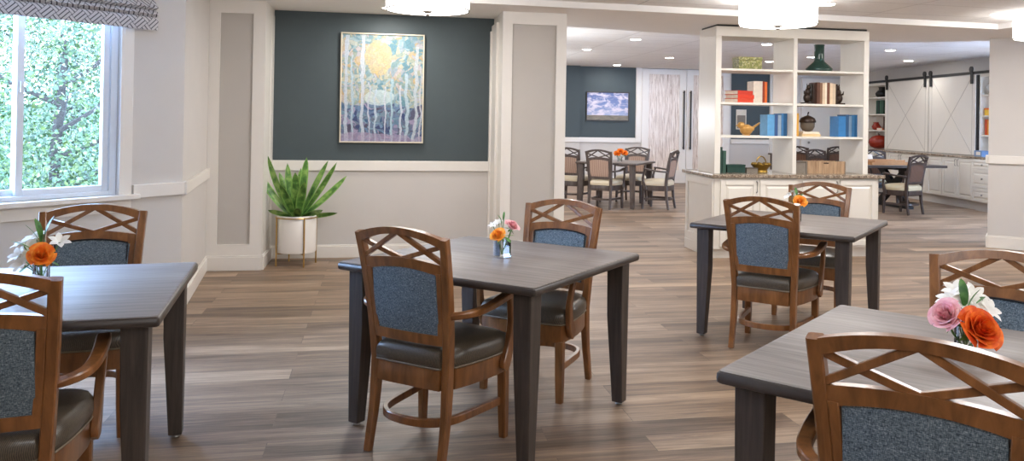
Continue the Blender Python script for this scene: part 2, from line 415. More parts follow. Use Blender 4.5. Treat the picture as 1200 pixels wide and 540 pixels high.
o = MB().prism([(1.4,9.0),(3.74,9.34),(9.0,9.3),(9.0,8.0),(11.3,8.0),(12,19.0),(1.4,19.0)], 2.72, 2.85).obj('ceiling.003', M['ceil'], smooth=0); struct(o, 'tiled ceiling of the far room')

# ------------------------------------------------------------------ walls
def wall_poly(name, poly, z0, z1, m, label=None): return struct(MB().prism(poly, z0, z1).obj(name, m, smooth=0), label)
# bay window wall with two openings
W = [(.49, 1.72), (1.95, 3.08)]; WZ0, WZ1 = .885, 2.28
mb = MB(); x = 0
for a, b in W:
    mb.box(x, a, 0, .14, 0, 2.6); mb.box(a, b, 0, .14, 0, WZ0); mb.box(a, b, 0, .14, WZ1, 2.6); x = b
mb.box(x, BAY_L, 0, .14, 0, 2.6)
mb.xf(bayM()); o = mb.obj('wall_bay', M['wall'], smooth=0); struct(o, 'angled grey bay wall holding the window')
# short wall between the bay and the back wall
wall_poly('wall_left', [(-1.38,6.28),(-1.535,7.93),(-1.535,8.7),(-1.8,8.7),(-1.66,6.32)], 0, 2.6, M['wall'], 'grey side wall between the bay window and the panelled pier')
# long left wall beyond the frame
LX = PB.x
mb = MB(); mb.box(LX-.14, LX, -4.1, PB.y+.06, 0, 2.7); struct(mb.obj('wall_left.001', M['wall'], smooth=0))
# rear wall behind the viewer
mb = MB(); mb.box(-3.8, 9.0, -4.2, -4.06, 0, 2.7)
struct(mb.obj('wall_rear', M['wall'], smooth=0))
mb = MB(); mb.box(8.86, 9.0, -4.1, 7.0, 0, 2.7); struct(mb.obj('wall_right', M['wall'], smooth=0))
# niche wall: slate paint above the rail, grey below
mb = MB(); mb.m = 0; mb.box(-1.10, 1.19, 8.56, 8.72, .98, 2.62); mb.m = 1; mb.box(-1.10, 1.19, 8.56, 8.72, 0, .98)
struct(mb.obj('wall_back', [M['teal'], M['wall']], smooth=0), 'niche wall, slate teal above a white rail and grey below')
# panelled piers
def pier(name, x0, x1, px0, px1, label):
    mb = MB(); mb.m = 0; pz0, pz1, Y = .24, 2.38, 7.93
    mb.box(x0, px0, Y, 8.72, 0, 2.5); mb.box(px1, x1, Y, 8.72, 0, 2.5); mb.box(px0, px1, Y, 8.72, 0, pz0); mb.box(px0, px1, Y, 8.72, pz1, 2.5)
    mb.m = 1; mb.box(px0, px1, Y+.022, 8.72, pz0, pz1)
    return struct(mb.obj(name, [M['trim'], M['panel']], smooth=0), label)
pier('trim_1', -1.55, -1.04, -1.44, -1.15, 'white framed pier left of the slate niche'); pier('trim_2', 1.19, 1.835, 1.288, 1.732, 'white framed pier right of the slate niche')
mb = MB(); mb.box(1.165, 1.195, 8.20, 8.56, 0, 2.42); mb.box(1.148,1.172, 8.50, 8.56, .0, 2.36); struct(mb.obj('trim_3', M['trim'], smooth=0))
mb = MB(); mb.box(-1.06,-1.035, 8.36, 8.56, 0, 2.44); struct(mb.obj('trim_4', M['trim'], smooth=0))
# walls beyond
wall_poly('wall_passage', [(1.60,8.72),(1.83,8.72),(1.83,18.6),(1.60,18.6)], 0, 2.8, M['wall'])
mb = MB(); mb.m = 0
YF = 18.5
mb.m = 0; mb.box(1.83, 6.0, YF, YF+.15, 1.0, 2.8); mb.m = 1; mb.box(1.83, 6.0, YF, YF+.15, 0, 1.0)
mb.m = 1; mb.box(6.0, 8.40, YF, YF+.15, 0, 2.8)
mb.m = 0; mb.box(8.40, 9.42, YF, YF+.15, 1.0, 2.8); mb.m = 1; mb.box(8.40, 9.42, YF, YF+.15, 0, 1.0)
mb.m = 1; mb.box(9.42, 12.0, YF, YF+.15, 0, 2.8)
struct(mb.obj('wall_far', [M['teal'], M['wall']], smooth=0), 'far wall with slate upper panels')
mb = MB(); mb.m = 0; mb.box(3.9, 4.59, YF-.14, YF, 1.0, 2.8); mb.m = 1; mb.box(3.9, 4.59, YF-.14, YF, 0, 1.0); struct(mb.obj('wall_far.001', [M['teal'], M['wall']], smooth=0))
# right hand stub wall
SA, SB = Vector((7.17,8.53)), Vector((8.87,7.03)); st = (SB-SA).normalized(); sn = Vector((-st.y, st.x)); sn = sn if sn.y > 0 else -sn
wall_poly('wall_stub', [tuple(SA),tuple(SB),tuple(SB+sn*.3),tuple(SA+sn*.3)], 0, 2.52, M['wall'], 'grey wall end at the right with a white chair rail')
# wall with the cabinets
RT = Vector((.112,.9937)); RN = Vector((-.9937,.112)); RO = Vector((10.17,12.4))
def RW(s, off): return RO + RT*s - RN*off            # off = distance behind the cabinet fronts
poly = [tuple(RW(-5,.66)), tuple(RW(7,.66)), tuple(RW(7,.85)), tuple(RW(-5,.85))]
wall_poly('wall_cabinets', poly, 0, 2.8, M['wall'])

# rails and baseboards
def run(name, pts, z0, z1, d, m, extra=None, inset=0):
    """a board along a polyline of wall points, sticking out by d to its right-hand side"""
    mb = MB()
    for a, b in zip(pts[:-1], pts[1:]):
        a = Vector(a); b = Vector(b); t = (b-a).normalized(); n = Vector((t.y,-t.x))
        mb.prism([tuple(a),tuple(b),tuple(b+n*d),tuple(a+n*d)], z0, z1)
        if extra: mb.prism([tuple(a),tuple(b),tuple(b+n*(d*.55)),tuple(a+n*(d*.55))], z1, z1+extra)
    return struct(mb.obj(name, m, smooth=0, bevel=.004))
bw0 = P0 + DB*.385
run('trim_5', [tuple(P0), tuple(bw0)][::-1], .855, .945, .028, M['trim'])
run('trim_6', [(-1.376,6.27),(-1.535,7.93)], .855, .945, .028, M['trim'])
run('baseboard_bay', [tuple(PB), tuple(P0)], 0, .125, .018, M['trim'], .015)
run('baseboard_left', [(-1.38,6.27),(-1.535,7.93)], 0, .125, .018, M['trim'], .015)
run('trim_7', [(-1.06,8.56),(1.17,8.56)], .886, .99, .02, M['trim'])
run('baseboard_back', [(-1.04,8.56),(1.17,8.56)], 0, .118, .018, M['trim'], .014)
run('baseboard_left.001', [(-1.55,7.93),(-1.04,7.93),(-1.04,8.56)], 0, .125, .018, M['trim'], .015)
run('baseboard_back.001', [(1.19,8.56),(1.19,7.93),(1.835,7.93)], 0, .125, .018, M['trim'], .015)
run('trim_8', [(1.83,YF-.0),(6.12,YF)], .95, 1.06, .03, M['trim'])
run('trim_9', [(3.9,YF-.14),(4.59,YF-.14)], .95, 1.06, .03, M['trim'])
run('baseboard_far', [(3.9,YF-.14),(4.59,YF-.14)], 0, .15, .02, M['trim'])
run('baseboard_far.001', [(4.59,YF),(6.06,YF)], 0, .15, .02, M['trim'])
run('trim_10', [(8.40,YF),(9.42,YF)], .95, 1.06, .03, M['trim'])
mb = MB(); mb.box(5.98, 6.12, YF-.04, YF, 1.0, 2.72); mb.box(9.40,9.52,YF-.04,YF,0,2.72); struct(mb.obj('trim_11', M['trim'], smooth=0))
e = SA - st*.028
run('trim_12', [tuple(SA+sn*.3), tuple(SA), tuple(SB)], 1.005, 1.10, .03, M['trim'])
run('baseboard_right', [tuple(SA+sn*.3), tuple(SA), tuple(SB)], 0, .135, .02, M['trim'], .015)

# ------------------------------------------------------------------ window
def sliding_window(name, u0, u1, first):
    root = bpy.data.objects.new(name, None); COL.objects.link(root); root.matrix_world = bayM(); root['kind'] = 'structure'
    if first: root['label'] = 'white sliding window in the bay wall, trees outside'
    f = MB(); z0, z1 = WZ0, WZ1
    f.box(u0, u0+.045, .01, .12, z0, z1); f.box(u1-.045, u1, .01, .12, z0, z1); f.box(u0+.045, u1-.045, .01, .12, z0, z0+.03); f.box(u0+.045, u1-.045, .01, .12, z1-.04, z1)
    f.obj('window_frame', M['vinyl_white'], root, smooth=0, bevel=.003)
    c = MB(); k = .095
    c.box(u0-k, u0, -.02, 0, z0-.02, z1+k); c.box(u1, u1+k, -.02, 0, z0-.02, z1+k); c.box(u0, u1, -.02, 0, z1, z1+k)
    c.box(u0-k*.3, u0, -.03, -.02, z0, z1); c.box(u1, u1+k*.3, -.03, -.02, z0, z1)
    c.obj('window_casing', M['trim'], root, smooth=0, bevel=.003)
    s = MB(); s.box(u0-.135, u1+.135, -.065, .05, z0-.035, z0); s.box(u0-k, u1+k, -.018, 0, z0-.12, z0-.035)
    s.obj('window_sill', M['trim'], root, smooth=0, bevel=.006)
    um = (u0+u1)/2 - .02
    for a, b, y, nm in ((u0+.045, um+.025, .03, 'sash'), (um-.025, u1-.045, .075, 'sash')):
        q = MB(); w = .042
        q.box(a, a+w, y, y+.035, z0+.03, z1-.04); q.box(b-w, b, y, y+.035, z0+.03, z1-.04)
        q.box(a+w, b-w, y, y+.035, z0+.03, z0+.03+w*.9); q.box(a+w, b-w, y, y+.035, z1-.04-w, z1-.04)
        so = q.obj(nm, M['vinyl_white'], root, smooth=0, bevel=.003)
        MB().box(a+w-.004, b-w+.004, y+.014, y+.02, z0+.06, z1-.07).obj('pane', M['pane'], so, smooth=0)
    lk = MB(); lk.box(um-.01, um+.012, .012, .03, 1.55, 1.62); lk.obj('window_latch', M['vinyl_white'], root, smooth=0, bevel=.003)
sliding_window('window_1', *W[0], True)
sliding_window('window_2', *W[1], False)
# roman shade, pulled up, in front of the window head
sh = bpy.data.objects.new('roman_shade', None); COL.objects.link(sh); sh.matrix_world = bayM()
tag(sh, 'pulled-up grey roman shade with diagonal basket-weave print above the window', 'window shade')
prof = [(-.035,2.50),(-.036,2.30),(-.040,2.215),(-.062,2.185),(-.085,2.165),(-.060,2.152),(-.048,2.148),(-.075,2.135),(-.094,2.118),(-.066,2.105),(-.052,2.10),(-.078,2.092),(-.086,2.075),(-.078,2.02),(-.076,2.008)]
mb = MB(); mb.grid(lambda u, v: (lambda k, f: (.265 + u*1.72, prof[k][0]*(1-f)+prof[min(k+1,len(prof)-1)][0]*f + .004*math.sin(u*37+v*3), prof[k][1]*(1-f)+prof[min(k+1,len(prof)-1)][1]*f))(min(int(v*(len(prof)-1)), len(prof)-1), v*(len(prof)-1)-min(int(v*(len(prof)-1)), len(prof)-1)), 40, 3*(len(prof)-1))
mb.obj('shade_fabric', M['shade'], sh, smooth=70, solid=.006)
MB().box(.27, 1.98, -.045, -.001, 2.44, 2.50).obj('head_rail', M['trim'], sh, smooth=0)

# ------------------------------------------------------------------ trees outside
def tree(x, y, h, r, mat, seed):
    rnd = random.Random(seed)
    t = thing('tree', 'leafy green tree growing outside behind the bay window', 'tree', (x,y,-1.6), 0, 'trees outside the bay window')
    mb = MB(); mb.tube([(0,0,-.4),(.05,.02,h*.25),(-.05,.05,h*.5),(.08,0,h*.8)], [.11,.09,.07,.03], 8)
    for k in range(11):
        a = rnd.uniform(0,2*PI); z = h*rnd.uniform(.18,.75); l = r*rnd.uniform(.6,1.0)
        mb.tube([(0,0,z),(math.cos(a)*l*.5,math.sin(a)*l*.5,z+l*.22),(math.cos(a)*l,math.sin(a)*l,z+l*.55)], [.035,.022,.008], 5)
    mb.obj('trunk', M['bark'], t)
    mb = MB(); cl = []
    for k in range(64):
        a = rnd.uniform(0,2*PI); q = r*math.sqrt(rnd.random()); cl.append((math.cos(a)*q, math.sin(a)*q, h*(.15+.85*rnd.random()**.75)))
    for k in range(17000):
        c = cl[rnd.randrange(len(cl))]; g3 = lambda m, q: m+max(-1.7*q, min(1.7*q, rnd.gauss(0,q))); p = Vector((g3(c[0],.42), g3(c[1],.42), g3(c[2],.30)))
        d = Vector((rnd.uniform(-1,1),rnd.uniform(-1,1),rnd.uniform(-.8,.5))).normalized(); s = d.orthogonal().normalized(); s.rotate(Matrix.Rotation(rnd.uniform(0,6.28),3,d))
        L = rnd.uniform(.038,.075); wv = L*.42
        mb.m = 0 if rnd.random() < .6 else 1
        mb.add([p, p+d*L*.5+s*wv, p+d*L, p+d*L*.5-s*wv], [(0,1,2,3)])
    mb.obj('foliage', [M['tree_leaf'], M['tree_leaf2']], t, smooth=0)
for i, (x, y, h, r) in enumerate(((-3.8,10.8,4.9,1.35),(-8.3,12.6,5.0,1.3),(-5.6,15.8,5.6,1.4),(-10.2,17.2,5.6,1.4),(-7.0,20.9,6.4,1.5))): tree(x, y, h, r, None, 20+i)
mb = MB(); mb.grid(lambda u, v: (-1.9-u*22, 9.2+v*26, -1.6+6.0*max(0,v-.38)**1.1+.25*math.sin(u*19+v*7)*v), 30, 30)
o = mb.obj('ground', M['grass'], smooth=80); struct(o, 'green slope outside the window')

# ------------------------------------------------------------------ dining tables
def make_table(name, label, size=1.063, light=False, top=None, leg=None, edge=None):
    t = thing(name, label, 'table'); h = size/2
    mb = MB(); r = .010; n = 3; poly = []
    for cx, cy, a0 in ((h-r,h-r,0),(-h+r,h-r,PI/2),(-h+r,-h+r,PI),(h-r,-h+r,1.5*PI)):
        for k in range(n+1): a = a0 + PI/2*k/n; poly.append((cx+r*math.cos(a), cy+r*math.sin(a)))
    def ring(ins, z): return [(x*(h-ins)/h, y*(h-ins)/h, z) for x, y in poly]
    mb.loft([ring(.006,.724),ring(.001,.728),ring(0,.739),ring(.001,.752),ring(.007,.757)])
    mb.obj('table_edge', edge or M['tableedge'], t, smooth=50)
    mb = MB(); mb.loft([ring(.008,.752),ring(.0055,.7580),ring(.010,.7605)]); mb.obj('table_top', top or M['tabletop'], t, smooth=30)
    for sx in (-1,1):
        for sy in (-1,1):
            q = h - .082; a, b = .043, .028
            c0 = (sx*q, sy*q); c1 = (sx*(q+.010), sy*(q+.010))
            mb = MB(); mb.loft([[(c1[0]+i*b,c1[1]+j*b,.014) for i,j in ((-1,-1),(1,-1),(1,1),(-1,1))],[(c0[0]+i*a*.96,c0[1]+j*a*.96,.45) for i,j in ((-1,-1),(1,-1),(1,1),(-1,1))],[(c0[0]+i*a,c0[1]+j*a,.725) for i,j in ((-1,-1),(1,-1),(1,1),(-1,1))]])
            lo = mb.obj('leg', leg or M['tableleg'], t, smooth=0, bevel=.004)
            MB().lathe([(.016,0),(.018,.004),(.016,.010),(.010,.0145)], 12, (c1[0],c1[1],0)).obj('glide', M['nickel'], lo)
    return t
T1 = make_table('dining_table', 'square dark dining table by the bay window, reflecting blue daylight')
place(T1, (-1.2753,3.3719,0), .0893)
G_T = 'square dining tables in the front room'
T1['group'] = G_T
T2 = dup(T1, (.5746,3.9404,0), -.7196, 'square taupe dining table in the middle, a chair at its left and right corners')
T3 = dup(T1, (2.8192,5.2014,0), -.7727, 'square taupe dining table just in front of the granite-topped bookcase island')
T4 = dup(T1, (1.6589,2.0317,0), -.8491, 'square taupe dining table nearest the viewer at the lower right')

# ------------------------------------------------------------------ chairs
def yb(z):   # depth of the back at height z
    k = (z-.40)/.54
    return -.180 - .030*k - .058*k*k
def hw(z): return .205 + (z-.40)/.54*.034
def bow(x): return -.014*(1-(x/.22)**2)
def strip(mb, xs, zb, zt, th, off=0, bulge=0):
    """board following the rake and bow of the back; zb, zt functions of x"""
    R = []
    for x in xs:
        ring = []
        for z, s in ((zb(x),1),((zb(x)+zt(x))/2,1),(zt(x),1),(zt(x),-1),((zb(x)+zt(x))/2,-1),(zb(x),-1)):
            b = bulge if abs(z-(zb(x)+zt(x))/2) < 1e-6 else 0
            ring.append((x, yb(z)+bow(x)+off+s*(th/2+b), z))
        R.append(ring)
    return mb.loft(R)
def spline(pts, *vals, k=4):
    """Catmull-Rom through pts, with matching values interpolated"""
    P = [Vector(p) for p in pts]; n = len(P); out = []; vo = [[] for _ in vals]
    for i in range(n-1):
        a, b, c, d = P[max(i-1,0)], P[i], P[i+1], P[min(i+2,n-1)]
        for j in range(k if i < n-2 else k+1):
            t = j/k; out.append(.5*((2*b)+(c-a)*t+(2*a-5*b+4*c-d)*t*t+(3*b-a-3*c+d)*t**3))
            for v, o in zip(vals, vo): o.append(v[i]+(v[i+1]-v[i])*t)
    return (out, *vo)
def lin(a, b, n): return [a+(b-a)*i/n for i in range(n+1)]
arch = lambda z0, z1, w: (lambda x: z0 + (z1-z0)*(1-(x/w)**2))
def make_chair(name, label, wood, back, seat, welt, pipe):
    t = thing(name, label, 'chair')
    for s in (-1,1):
        mb = MB(); pts = [(s*(hw(z)-.018), yb(z), z) for z in lin(.395,.945,8)]
        mb.bar(pts, [.036]*9, [.046,.046,.044,.042,.041,.040,.038,.036,.034], (1,0,0), .25); mb.obj('back_post', wood, t)
        q, qa, qb = spline([(s*.192,-.226,0),(s*.191,-.213,.07),(s*.189,-.194,.18),(s*.187,-.184,.29),(s*.187,-.180,.398)], [.030,.032,.034,.036,.036], [.034,.036,.040,.046,.046], k=3); mb = MB(); mb.bar(q, qa, qb, (1,0,0), .25); mb.obj('leg', wood, t)
        mb = MB(); mb.bar([(s*.226,.206,0),(s*.224,.204,.12),(s*.222,.202,.31)], [.034,.040,.044], [.034,.040,.044], (1,0,0), .25); mb.obj('leg', wood, t)
    wi = lambda z: hw(z)-.034
    xs = lin(-.212,.212,16)
    mb = MB(); strip(mb, xs, arch(.906,.952,.205), arch(.940,.981,.225), .034); mb.obj('top_rail', wood, t)
    # lattice of two crossing zigzags
    mb = MB()
    def P(x, z, o): return (x, yb(z)+bow(x)+o, z)
    for pts, o in (([(-.208,.912),(-.10,.885),(.0,.846),(.10,.885),(.208,.912)],.003), ([(-.208,.838),(-.10,.895),(.0,.962),(.10,.895),(.208,.838)],-.003)):
        for (x0,z0),(x1,z1) in ((pts[0],pts[2]),(pts[2],pts[4])):
            q = [P(x0+(x1-x0)*k/5, z0+(z1-z0)*k/5, o) for k in range(6)]
            mb.bar(q, .021, .019, (0,1,0), .2)
    mb.obj('lattice', wood, t)
    mb = MB(); strip(mb, xs, arch(.782,.812,.2), arch(.832,.853,.21), .028); mb.obj('middle_rail', wood, t)
    mb = MB(); strip(mb, lin(-.186,.186,10), lambda x: .492, lambda x: .535, .030); mb.obj('lower_rail', wood, t)
    for s in (-1,1): mb = MB(); mb.bar([(s*(hw(z)-.047), yb(z)+bow(.16), z) for z in lin(.53,.80,5)], .026, .030, (1,0,0), .2); mb.obj('back_stile', wood, t)
    mb = MB(); strip(mb, lin(-.164,.164,12), lambda x: .527, arch(.786,.817,.2), .020, 0, .010)
    bo = mb.obj('back_cushion', back, t, smooth=60)
    mb = MB(); top = arch(.786,.814,.2)
    for o in (.013,):
        q = [(x, yb(top(x))+bow(x)+o, top(x)) for x in lin(-.160,.160,12)]; q = [(-.158, yb(z)+bow(.15)+o, z) for z in lin(.535,.78,5)] + q + [(.158, yb(z)+bow(.15)+o, z) for z in lin(.78,.535,5)]
        mb.tube(q, .0042, 6)
    mb.obj('piping', pipe, bo)
    # seat
    half = [(.0,-.212),(.09,-.214),(.165,-.210),(.172,-.165),(.205,-.150),(.226,-.07),(.243,.03),(.252,.12),(.250,.185),(.236,.222),(.20,.238),(.10,.246),(0,.248)]
    out = [(x,y) for x,y in half] + [(-x,y) for x,y in half[-2:0:-1]]
    def ring(k, z): return [(x*k, .01+(y-.01)*k, z) for x, y in out]
    mb = MB(); mb.loft([ring(.975,.305),ring(.985,.312),ring(.985,.388),ring(.97,.392)]); mb.obj('seat_frame', wood, t)
    mb = MB(); mb.loft([ring(.96,.390),ring(1.0,.400),ring(1.015,.422),ring(1.005,.446),ring(.96,.466),ring(.86,.480),ring(.66,.490),ring(.35,.496),ring(.1,.498)]); so = mb.obj('seat', seat, t, smooth=60)
    mb = MB(); mb.tube(ring(1.0,.397), .0045, 6, closed=True); mb.obj('piping', welt, so)
    for s in (-1,1):
        q, qa, qb = spline([(s*.206,-.196,.620),(s*.236,-.188,.623),(s*.268,-.150,.627),(s*.286,-.09,.632),(s*.291,-.01,.641),(s*.289,.06,.651),(s*.285,.12,.659),(s*.281,.165,.664),(s*.279,.182,.662)], [.030,.034,.038,.040,.043,.046,.048,.044,.026], [.024,.025,.026,.027,.027,.027,.026,.023,.014]); mb = MB(); mb.bar(q, qa, qb, (1,0,0), .35); mb.obj('armrest', wood, t)
        q, qa, qb = spline([(s*.281,.150,.655),(s*.277,.168,.61),(s*.271,.184,.55),(s*.265,.190,.49),(s*.263,.182,.43),(s*.262,.166,.38),(s*.262,.150,.345),(s*.262,.138,.325)], [.028]*7+[.022], [.032,.030,.031,.036,.046,.056,.058,.036]); mb = MB(); mb.bar(q, qa, qb, (1,0,0), .3); mb.obj('arm_support', wood, t)
    h2 = [(.212,.190),(.204,.10),(.194,.0),(.182,-.09),(.160,-.150),(.120,-.192),(.065,-.215),(0,-.222)]
    q = [(x,y,.165) for x,y in h2] + [(-x,y,.165) for x,y in h2[-2::-1]]
    q, = spline(q, k=3); mb = MB(); mb.bar(q, .034, .022, (0,0,1), .25); mb.obj('stretcher', wood, t)
    return t
G_C = 'lattice-back chairs at the front tables'
C1 = make_chair('dining_chair', 'walnut armchair on the near side of the window table, cut off by the left edge', M['chairwood'], M['tweed'], M['vinyl'], M['welt'], M['piping_dark'])
place(C1, (-1.168,2.841,0), .13); C1['group'] = G_C
def chair(x, y, a, label): return dup(C1, (x,y,0), a, label, G_C)
chair(-1.337, 4.091, 3.236, 'walnut lattice-back armchair on the window side of the left table, facing the room')
chair(.274, 3.638, -.701, 'walnut lattice-back armchair seen whole from behind at the middle table')
chair(.880, 4.342, 2.462, 'walnut lattice-back armchair on the far side of the middle table, facing the viewer')
chair(2.531, 4.905, -.766, 'walnut lattice-back armchair seen from behind at the table by the bookcase island')
chair(3.253, 5.684, 2.422, 'walnut lattice-back armchair between the bookcase island and its nearest table')
chair(1.337, 1.753, -.769, 'walnut lattice-back armchair in the lower right corner, its back nearest the viewer')
chair(2.037, 2.399, 2.329, 'walnut lattice-back armchair on the far side of the lower right table, facing the viewer')

# far tables and chairs
F1 = make_table('dining_table', 'dark square dining table in the far room under the cloud picture', leg=M['chairdark'], edge=M['chairdark'])
place(F1, (4.0,13.40,0), -.640)
G_F = 'espresso chairs round the far dining table'
def far_chair_set():
    c = make_chair('dining_chair', 'espresso lattice-back chair with cream seat on the near side of the far dining table', M['chairdark'], M['stripe'], M['cream'], M['cream'], M['chairdark'])
    place(c, (3.70,13.03,0), -.70); c['group'] = G_F
    dup(c, (4.62,12.97,0), .92, 'espresso lattice-back chair with cream seat at the right of the far dining table', G_F)
    dup(c, (3.38,13.95,0), -2.2+PI/2-.02, 'espresso chair with cream seat left of the far dining table, partly behind the white pier', G_F)
    dup(c, (4.52,14.1,0), PI-.64, 'espresso lattice-back chair on the far side of the far dining table, by the reed-glass door', G_F)
far_chair_set()
G_R = 'brown chairs near the cabinet wall'
CB = make_chair('dining_chair', 'brown lattice-back armchair with cream seat in front of the barn-door cabinets', M['chairbrown'], M['stripe_brown'], M['cream_dark'], M['cream_dark'], M['chairbrown'])
place(CB, (8.50,12.0,0), .35); CB['group'] = G_R
dup(CB, (9.25,13.75,0), PI-.1, 'brown lattice-back chair behind the activity table, facing the viewer', G_R)
dup(CB, (8.15,13.80,0), PI+.2, 'brown chair at the left end of the activity table, half hidden by the bookcase', G_R)
dup(CB, (9.75,16.4,0), .15, 'dark lattice-back chair seen through the lower right bookcase bay, right-hand one', G_R)
dup(CB, (9.0,16.15,0), -.9, 'dark lattice-back chair seen through the lower right bookcase bay, left of the pair', G_R)
# table seen through the bookcase
F3 = dup(F1, (9.6,17.3,0), .2, 'dark table seen through the lower right bay of the bookcase island', 'tables in the far rooms')
F1['group'] = 'tables in the far rooms'

# activity table with crossed trestle legs
at = thing('trestle_table', 'long black activity table on crossed trestle legs beside the cabinet wall', 'table', (8.62,13.05,0), .02)
MB().box(-1.15,1.13,-.5,.5,.715,.76).obj('table_top', M['tableedge'], at, smooth=0, bevel=.006)
for s in (-1,.55):
    mb = MB(); x = s*.78
    for sg in (-1,1): mb.bar([(x+sg*.02,-.42*sg,0),(x+sg*.02,.42*sg,.715)], .07, .13, (1,0,0), .1)
    mb.box(x-.05,x+.05,-.45,.45,.66,.715); mb.box(x-.05,x+.05,-.48,.48,0,.05); mb.obj('trestle', M['black'], at, smooth=0)
MB().box(-.78,.43,-.03,.03,.33,.40).obj('stretcher', M['black'], at, smooth=0)
# wooden trays on it
tr = thing('wooden_tray', 'shallow tan wooden tray stack on the activity table', 'tray', (8.72,12.80,.76), .05)
mb = MB(); mb.box(-.40,.34,-.16,.16,0,.012); mb.box(-.40,.34,-.16,-.15,.012,.05); mb.box(-.40,.34,.15,.16,.012,.05); mb.box(-.40,-.39,-.15,.15,.012,.05); mb.box(.33,.34,-.15,.15,.012,.05); mb.obj('tray', M['traywood'], tr, smooth=0)
mb = MB(); mb.box(-.33,.28,-.13,.13,.05,.062); mb.box(-.33,.28,-.13,-.12,.062,.09); mb.box(-.33,.28,.12,.13,.062,.09); mb.obj('upper_tray', M['traywood'], tr, smooth=0)
o = MB().box(-.22,.22,-.006,.006,0,.17).obj('place_card', M['paper'], smooth=0, bevel=.001); o.location = (8.45,13.1,.76); o.rotation_euler = (-.25,0,0); tag(o, 'white display card leaning upright behind the wooden trays', 'card')

# ------------------------------------------------------------------ bookcase island
BC = (3.549, 8.22); BG = -.03
BM = Matrix.Translation((BC[0],BC[1],0)) @ Matrix.Rotation(BG,4,'Z')
def bc(x, y, z=0): return tuple(BM @ Vector((x,y,z)))
CT = .893
cab = thing('base_cabinet', 'white base cabinet with raised-panel doors under the bookcase island', 'cabinet', bc(0,0), BG)
MB().box(-.045,1.845,-.12,.72,.10,.855).obj('body', M['white'], cab, smooth=0)
MB().box(-.03,1.80,-.075,.70,0,.10).obj('plinth', M['white'], cab, smooth=0)
def panel_door(x0, x1, z0, z1, y, parent, name='door', inset=.055, mat=None, handle=None, hz=None):
    mb = MB(); d = .02
    mb.box(x0,x0+inset,y-d,y,z0,z1); mb.box(x1-inset,x1,y-d,y,z0,z1); mb.box(x0+inset,x1-inset,y-d,y,z0,z0+inset); mb.box(x0+inset,x1-inset,y-d,y,z1-inset,z1)
    mb.box(x0+inset,x1-inset,y-d*.3,y,z0+inset,z1-inset); g = .022
    mb.loft([[(x0+inset+g*0.5,y-d*.3,z0+inset+g*.5),(x1-inset-g*.5,y-d*.3,z0+inset+g*.5),(x1-inset-g*.5,y-d*.3,z1-inset-g*.5),(x0+inset+g*.5,y-d*.3,z1-inset-g*.5)],[(x0+inset+g*1.6,y-d*.95,z0+inset+g*1.6),(x1-inset-g*1.6,y-d*.95,z0+inset+g*1.6),(x1-inset-g*1.6,y-d*.95,z1-inset-g*1.6),(x0+inset+g*1.6,y-d*.95,z1-inset-g*1.6)]])
    o = mb.obj(name, mat or M['white'], parent, smooth=0, bevel=.002)
    if handle is not None:
        h = MB()
        if hz == 'h': h.tube([(handle-.05,y-d,(z0+z1)/2),(handle-.045,y-d-.025,(z0+z1)/2),(handle+.045,y-d-.025,(z0+z1)/2),(handle+.05,y-d,(z0+z1)/2)], .006, 6)
        elif hz == 'k': h.ball((handle,y-d-.014,(z0+z1)/2), .016); h.tube([(handle,y-d,(z0+z1)/2),(handle,y-d-.01,(z0+z1)/2)], .006, 6)
        else: h.tube([(handle,y-d,hz-.06),(handle,y-d-.026,hz-.05),(handle,y-d-.026,hz+.05),(handle,y-d,hz+.06)], .006, 6)
        h.obj('handle', M['nickel'], o)
    return o
panel_door(.02,.445,.13,.835,-.12,cab,handle=.42,hz=.76); panel_door(.465,.89,.13,.835,-.12,cab,handle=None)
panel_door(.95,1.37,.13,.835,-.12,cab,handle=1.34,hz=.76); panel_door(1.39,1.815,.13,.835,-.12,cab)
mb = MB()   # raised side panel on the left end
mb.box(-.065,-.045,-.11,-.04,.11,.845); mb.box(-.065,-.045,.64,.71,.11,.845); mb.box(-.065,-.045,-.04,.64,.765,.845); mb.box(-.065,-.045,-.04,.64,.11,.20); mb.box(-.055,-.045,-.04,.64,.20,.765)
mb.box(-.068,-.045,-.12,.72,0,.11)
mb.obj('side_panel', M['white'], cab, smooth=0, bevel=.003)
o = MB().box(-.085,1.90,-.165,.79,.857,CT).obj('countertop', M['granite'], smooth=0, bevel=.006); place(o, bc(0,0), BG); tag(o, 'speckled granite countertop on the white bookcase island', 'countertop')
bk = thing('open_bookcase', 'white open-backed bookcase of two bays standing on the granite counter', 'bookcase', bc(0,0,CT), BG)
SZ = [1.29, 1.65, 2.015]
def bpart(name, x0,x1,y0,y1,z0,z1): return MB().box(x0,x1,y0,y1,z0-CT,z1-CT).obj(name, M['white'], bk, smooth=0, bevel=.003)
bpart('side_panel', 0,.066,0,.5,CT,2.372); bpart('side_panel', 1.728,1.79,0,.5,CT,2.372); bpart('divider', .895,.94,0,.5,CT,2.372)
bpart('header', 0,1.79,0,.5,2.372,2.478)
MB().box(.02,1.77,.02,.48,2.478-CT,2.499-CT).obj('shadow_gap', M['black'], bk, smooth=0)  # recessed top board coloured black to give the shade of the gap
for z in SZ:
    bpart('shelf', .066,.895,.01,.49,z-.012,z+.012); bpart('shelf', .94,1.728,.01,.49,z-.012,z+.012)

